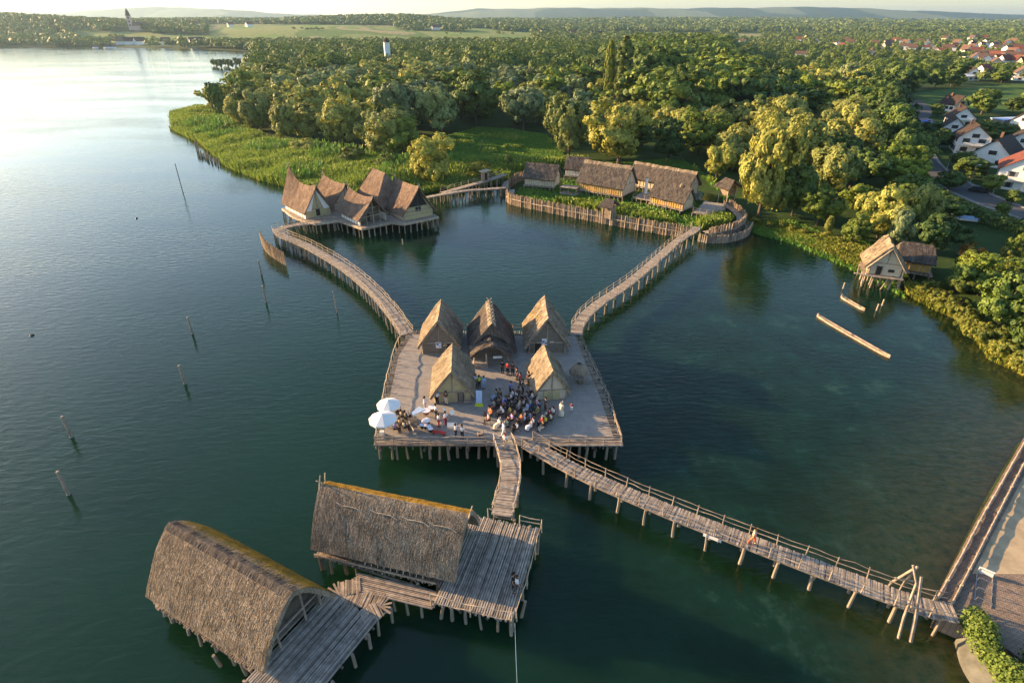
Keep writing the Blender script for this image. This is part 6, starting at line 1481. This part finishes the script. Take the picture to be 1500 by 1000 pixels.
for i, (x, y, t, b_, w_) in enumerate(SEATED):
    px, py = Z(x, y); yaw = R.uniform(185, 215); gx, gy = G(px, py + 1.0, DZ + .45); chair(gx, gy, DZ + .012, yaw)
    person(f'listener in {t} {w_}', 0, 0, yaw, t, b_, 'seated', 'hair_red' if 'red hair' in w_ or 'red-haired' in w_ and i == 6 else HR[i % 4], DZ + .012, R.uniform(.96, 1.06), xy=(gx, gy), skirt=(i % 5 == 3))
def standing(label, px, py, yaw, top, bottom, **k): return person(label, px, py, yaw, top, bottom, z=DZ + .012, **k)
standing('person walking in white onto the short curved footbridge end, upper one', 738, 638, 200, 'white', 'white', pose='walking', hair='hair_grey', s=1.04)
standing('person walking in white at the head of the short curved footbridge, lower one', 740, 655, 250, 'white', 'tan', pose='walking', hair='hair_red', s=1.02)
standing('tall person standing in a cream robe right of the small front hut', 822, 609, 230, 'cream', 'cream', skirt=True, hair='hair_grey', s=1.08)
standing('small child in dark red top standing alone right of the cream robe', 837, 602, 240, 'maroon', 'white', s=.66)
standing('person in dark clothes standing against the cream wall of the small hut', 799, 601, 220, 'dark grey', 'brown')
standing('person in red standing high at the back of the crowd', 762, 564, 200, 'red', 'black', s=1.0)
standing('person in black with bare arms at the very back of the crowd', 757, 556, 200, 'black', 'black')
standing('person in black standing beside the left roof edge of the small hut', 774, 563, 210, 'black', 'black', s=1.05)
standing('person in dark grey standing behind the last row of seats', 766, 574, 205, 'dark grey', 'black')
standing('person in blue standing behind the left back rows', 748, 577, 220, 'blue', 'black')
standing('person in black standing just below the rear porch, left of three', 736, 546, 250, 'black', 'black')
standing('person with red top and dark trousers below the rear porch, middle of three', 744, 549, 250, 'red', 'black', s=1.06)
standing('person in dark clothes below the rear porch, right of three', 751, 549, 250, 'dark grey', 'black', s=1.03)
standing('person in white standing left behind the yellow-footed banner', 697, 566, 260, 'white', 'black')
standing('person in lime yellow vest standing directly behind the banner', 702, 568, 260, 'lime yellow', 'black')
standing('person in light blue standing right behind the yellow-footed banner', 709, 569, 260, 'light blue', 'light blue')
for lb, px, py, t, b_, ps in (('percussionist in white shirt standing behind the kettledrums', 623, 600, 'white', 'white', 'playing'), ('person in white shirt and black trousers in front of the ochre hut corner', 641, 591, 'white', 'black', 'stand'),
    ('person in dark top and beige trousers before the ochre gable', 654, 592, 'brown', 'cream', 'stand'), ('percussionist in white shirt right of the upper drums', 639, 611, 'white', 'black', 'playing'), ('percussionist in white shirt and red trousers between drums and music stands', 643, 625, 'white', 'red', 'playing'),
    ('musician in white shirt and dark red trousers near the upper music stand', 653, 622, 'white', 'maroon', 'playing'), ('musician in white shirt at the music desk by the railing, left one', 668, 640, 'white', 'black', 'playing'), ('musician in white shirt at the railing, right one', 677.5, 642, 'white', 'black', 'stand')):
    standing(lb, px, py, R.uniform(-30, 30) if ps == 'playing' else 250, t, b_, pose=ps)
for lb, px, py, t, b_ in (('seated string player with lavender shirt under the lower white umbrella', 579, 628, 'violet', 'black'), ('seated string player in tan beside the lower umbrella', 586, 622, 'tan', 'black'), ('seated string player in cream right of the lower umbrella', 592, 626, 'cream', 'black'),
    ('seated string player in cream and black near the upper umbrella', 588, 610, 'cream', 'black'), ('seated string player in tan with black trousers near the dark marimba', 594, 612, 'tan', 'black'), ('seated string player in black between the two umbrellas', 583, 606, 'black', 'black')):
    gx, gy = G(px, py, DZ + .4); person(lb, 0, 0, R.uniform(-20, 20), t, b_, 'seated', z=DZ + .012, xy=(gx, gy)); chair(gx, gy, DZ + .012, 0)
    ce = thing('cello', 'brown cello of the ' + lb.replace('seated ', ''), 'cello', (gx + .45, gy - .1, DZ)); x, y = gx + .5, gy - .12
    mb = MB(); out_ = [(0, .0), (.17, .06), (.20, .2), (.13, .36), (.15, .52), (.10, .64), (0, .68), (-.10, .64), (-.15, .52), (-.13, .36), (-.20, .2), (-.17, .06)]
    mb.slab([(x, y + a, DZ + .25 + c) for a, c in out_], .13, (1, 0, .15)); mb.build('sound_box', CLOTH['brown'] if px % 2 else M['roof_brown'], ce)
    mb = MB(); mb.tube([(x - .03, y, DZ + .8), (x - .12, y, DZ + 1.5)], [.03, .025], 6); mb.build('neck', M['log_dark'], ce); mb = MB(); mb.tube([(x + .02, y, DZ + .02), (x, y, DZ + .27)], .01, 5); mb.build('spike', M['metal'], ce)
q = (17.9, 34.5); person('person in pink and orange walking along the long footbridge past its middle', 0, 0, 150, 'pink', 'orange', 'walking', 'hair_brown', z=2.03, xy=G(1101, 797, 2.0), s=1.05)
bx = G(757, 866, 1.9); person('person with white top bending over the railing of the large log deck', 0, 0, 20, 'white', 'dark grey', 'walking', 'hair_brown', z=1.93, xy=bx)
bx2 = G(752, 862, 1.9); person('person in black beside the one in white on the large log deck', 0, 0, -20, 'black', 'black', 'stand', z=1.93, xy=bx2)
# --- things of the concert
def umbrella(label, px, py, r):
    x, y = G(px, py, 4.4); root = thing('parasol', label, 'parasol', (x, y, DZ), 'white parasols at the front left corner of the platform'); n = 10
    vs = [(x, y, 4.95)] + [(x + r * math.cos(2 * math.pi * i / n), y + r * math.sin(2 * math.pi * i / n), 4.3) for i in range(n)] + [(x + r * .99 * math.cos(2 * math.pi * i / n), y + r * .99 * math.sin(2 * math.pi * i / n), 4.12) for i in range(n)]
    mb = MB(); mb.add(vs, [(0, 1 + i, 1 + (i + 1) % n) for i in range(n)] + [(1 + i, 1 + n + i, 1 + n + (i + 1) % n, 1 + (i + 1) % n) for i in range(n)]); mb.build('canopy', M['canvas'], root)
    mb = MB(); mb.tube([(x, y, DZ), (x, y, 5.05)], .035, 8); mb.build('pole', M['metal'], root); mb = MB(); mb.tube([(x, y, DZ + .01), (x, y, DZ + .14)], [.35, .3], 14); mb.build('base', M['concrete'], root)
    for i in range(n): a = 2 * math.pi * i / n; mb = MB(); mb.tube([(x, y, 4.86), (x + r * .97 * math.cos(a), y + r * .97 * math.sin(a), 4.25)], .012, 4); mb.build('rib', M['metal'], root)
umbrella('upper of the two big white parasols', 569, 591, 1.28); umbrella('lower and larger of the two big white parasols', 560.5, 612, 1.45)
def drum(label, px, py, r, h, leg=True, mat='copper', name='kettledrum'):
    x, y = G(px, py, DZ + h); root = thing(name, label, 'drum', (x, y, DZ))
    mb = MB(); z = DZ + h; mb.tube([(x, y, z - min(h * .7, .55)), (x, y, z - .25), (x, y, z)], [r * .35, r * .85, r], 16); mb.build('shell', M[mat], root)
    mb = MB(); mb.tube([(x, y, z + .002), (x, y, z + .03)], r * 1.0, 20); mb.build('drumhead', M['drumhead'], root)
    mb = MB(); mb.tube([(x + r * 1.02 * math.cos(a), y + r * 1.02 * math.sin(a), z) for a in np.linspace(0, 2 * math.pi, 21)], .02, 5); mb.build('hoop', M['metal'], root)
    for i in range(3): a = 2.1 * i; mb = MB(); mb.tube([(x + r * .6 * math.cos(a), y + r * .6 * math.sin(a), DZ + .01), (x + r * .4 * math.cos(a), y + r * .4 * math.sin(a), z - .3 * min(1, h))], .02, 5); mb.build('leg', M['metal'], root)
drum('kettledrum at the upper right of the percussion, with red shell', 632.4, 596.2, .42, .85); drum('largest kettledrum in the middle of the percussion', 624.2, 601, .46, .85); drum('kettledrum standing alone below the largest one', 624.2, 615.4, .44, .85)
for lb, px, py in (('small pale tom drum, leftmost of the lower row', 618, 622), ('small pale tom drum, second of the lower row', 623, 622.4), ('small tom drum, third of the lower row', 628, 624.2), ('bongo-like drum at the right end of the lower row', 630.6, 627.5)): drum(lb, px, py, .26, .7, mat='dark', name='tom_drum')
def marimba(label, px, py, yaw, L, w0, w1, mat, zt=.9):
    x, y = G(px, py, DZ + zt); fr = Frame(x, y, yaw); root = thing('marimba', label, 'marimba', (x, y, DZ)); n = 22
    for k in range(n): s = (k + .5) / n; mb = MB() if k == 0 else mb; mb.box(fr(-L / 2 + L * s, 0, DZ + zt), (L / n * .8, w0 + (w1 - w0) * s, .03), fr.a)
    mb.build('bars', M[mat] if mat in M else CLOTH[mat], root)
    for sg in (-1, 1):
        mb = MB(); mb.tube([fr(-L / 2, sg * w0 * .45, DZ + zt - .06), fr(L / 2, sg * w1 * .45, DZ + zt - .06)], .03, 5); mb.build('rail', M['metal'], root)
        for u in (-L / 2 + .1, L / 2 - .1): mb = MB(); mb.tube([fr(u, sg * .25, DZ + .01), fr(u, sg * .25, DZ + zt - .05)], .025, 5); mb.build('leg', M['metal'], root)
marimba('pale silvery vibraphone left of the kettledrums', 611, 602, 52, 1.5, .5, .95, 'light blue'); marimba('long dark brown marimba pointing at the railing', 606, 620, -72, 2.3, .95, .45, 'log_dark')
def music_stand(label, px, py, yaw, w=.5, h=.36, mat='white', tilt=.5):
    x, y = G(px, py, DZ + 1.1); root = thing('music_stand', label, 'music stand', (x, y, DZ)); fr = Frame(x, y, yaw)
    mb = MB(); mb.slab([fr(-w / 2, -.12, DZ + 1.0), fr(w / 2, -.12, DZ + 1.0), fr(w / 2, .12, DZ + 1.0 + h), fr(-w / 2, .12, DZ + 1.0 + h)], .015, (0, 0, 1)); mb.build('sheet_music', M[mat], root)
    mb = MB(); mb.tube([fr(0, 0, DZ + .3), fr(0, 0, DZ + 1.15)], .015, 5); mb.build('pole', M['metal'], root)
    for i in range(3): a = 2.09 * i; mb = MB(); mb.tube([(x + .28 * math.cos(a), y + .28 * math.sin(a), DZ + .01), (x, y, DZ + .35)], .012, 4); mb.build('leg', M['metal'], root)
music_stand('wide white music desk left of the musicians at the railing', 662, 623, 0, 1.0, .4); music_stand('music stand with a tilted white sheet, rightmost of the band', 662.4, 605, 40); music_stand('narrow upright music stand between the upper drums and the hut', 650.6, 600.5, 80)
bn = thing('low_bench', 'low red-brown wooden bench before the music desk', 'bench', (*G(643, 633, DZ), DZ)); fr = Frame(*G(643, 633, DZ + .3), -14)
mb = MB(); mb.box(fr(0, 0, DZ + .35), (1.5, .38, .08), fr.a); mb.build('seat', CLOTH['red'], bn)
for u in (-.6, .6): mb = MB(); mb.box(fr(u, 0, DZ + .16), (.1, .34, .3), fr.a); mb.build('leg', CLOTH['brown'], bn)
bn = thing('crate', 'white box at the front left corner under the lower parasol', 'box', (*G(560, 634, DZ), DZ)); x, y = G(560, 634, DZ + .3)
mb = MB(); mb.box((x, y, DZ + .25), (.5, .4, .46)); mb.build('box', M['white'], bn); mb = MB(); mb.box((x, y, DZ + .5), (.54, .44, .04)); mb.build('lid', M['white'], bn)
bn = thing('barrel', 'small dark wicker basket by the railing right of the band', 'basket', (*G(704, 637, DZ), DZ)); x, y = G(704, 636, DZ + .3)
mb = MB(); mb.tube([(x, y, DZ + .01), (x, y, DZ + .3), (x, y, DZ + .55)], [.3, .4, .34], 12); mb.build('basket_body', M['log_dark'], bn); mb = MB(); mb.tube([(x, y, DZ + .55), (x, y, DZ + .6)], [.37, .3], 12); mb.build('lid', M['log'], bn)
ba = thing('banner', 'pale blue information banner with bright yellow foot standing before three people', 'banner', (*G(700, 594, DZ), DZ)); fr = Frame(*G(702, 595, DZ), -5)
mb = MB(); mb.slab([fr(-.34, -.05, DZ + .5), fr(.34, -.05, DZ + .5), fr(.34, .18, DZ + 2.0), fr(-.34, .18, DZ + 2.0)], .04, (0, 1, 0)); pn = mb.build('panel', CLOTH['light blue'], ba)
mb = MB(); mb.slab([fr(-.52, -.1, DZ + .02), fr(.52, -.1, DZ + .02), fr(.36, -.04, DZ + .5), fr(-.36, -.04, DZ + .5)], .05, (0, 1, 0)); mb.build('foot', CLOTH['lime yellow'], ba)
mb = MB()
for k in range(5): mb.box(fr(R.uniform(-.05, .05), .02 + k * .035, DZ + .8 + k * .22), (.4, .02, .06), fr.a)
mb.build('print', CLOTH['blue'], pn)
# conical thatched shelter and basket stand on the right of the platform
x, y = G(848, 541, 3.5); cs = thing('conical_shelter', 'round conical thatched shelter with dark smoke hole right of the huts', 'shelter', (x, y, DZ)); mb = MB(); n = 22
for k, (r0_, z0_) in enumerate(((1.15, 3.15), (1.0, 3.5), (.72, 3.95), (.36, 4.3))):
    pass
mb.tube([(x, y, 3.1), (x, y, 3.45), (x, y, 3.95), (x, y, 4.3)], [1.15, 1.0, .68, .34], 22)
for k in range(500):
    a = R.uniform(0, 6.28); t = R.random(); r0_ = .34 + .75 * t; z0_ = 4.3 - 1.05 * t; r1_ = min(1.15, r0_ + .15); z1_ = z0_ - .2; w_ = .03
    mb.add([(x + r0_ * math.cos(a - w_), y + r0_ * math.sin(a - w_), z0_ + .03), (x + r0_ * math.cos(a + w_), y + r0_ * math.sin(a + w_), z0_ + .03), (x + r1_ * math.cos(a + w_), y + r1_ * math.sin(a + w_), z1_ + .06), (x + r1_ * math.cos(a - w_), y + r1_ * math.sin(a - w_), z1_ + .06)], [(0, 1, 2, 3)])
rf_ = mb.build('thatch', M['thatch_gold'], cs); mb = MB(); mb.tube([(x, y, 4.28), (x, y, 4.33)], .27, 12); mb.build('smoke_hole', M['dark'], rf_)
for k in range(6): a = k * 1.05; mb = MB(); mb.tube([(x + .9 * math.cos(a), y + .9 * math.sin(a), DZ), (x + .85 * math.cos(a), y + .85 * math.sin(a), 3.4)], .05, 6); mb.build('post', M['log'], cs)
x, y = G(850, 562, 2.6); bk = thing('wattle_basket', 'dark wattle basket on a post below the conical shelter', 'basket', (x, y, DZ)); mb = MB(); mb.tube([(x, y, 2.7), (x, y, 3.0), (x, y, 3.3)], [.35, .55, .6], 12); mb.build('wattle', M['log_dark'], bk)
for k in range(7): a = k * .9; mb = MB(); mb.tube([(x + .5 * math.cos(a), y + .5 * math.sin(a), 2.9), (x + .65 * math.cos(a), y + .65 * math.sin(a), 3.75)], .025, 4); mb.build('twig', M['log'], bk)
mb = MB(); mb.tube([(x, y, DZ), (x, y, 2.75)], .07, 6); mb.build('post', M['log'], bk)
# air: one box of thin haze
mb = MB(); mb.box((0, 5800, 102), (21000, 12600, 210))
m = bpy.data.materials.new('haze'); m.use_nodes = True; nt = m.node_tree; nt.nodes.clear()
pv = nt.nodes.new('ShaderNodeVolumePrincipled'); pv.inputs['Color'].default_value = (.50, .74, 1.0, 1); pv.inputs['Density'].default_value = 5.5e-5; pv.inputs['Anisotropy'].default_value = .5
ou = nt.nodes.new('ShaderNodeOutputMaterial'); nt.links.new(pv.outputs[0], ou.inputs['Volume'])
tag(mb.build('haze', m), kind='stuff')
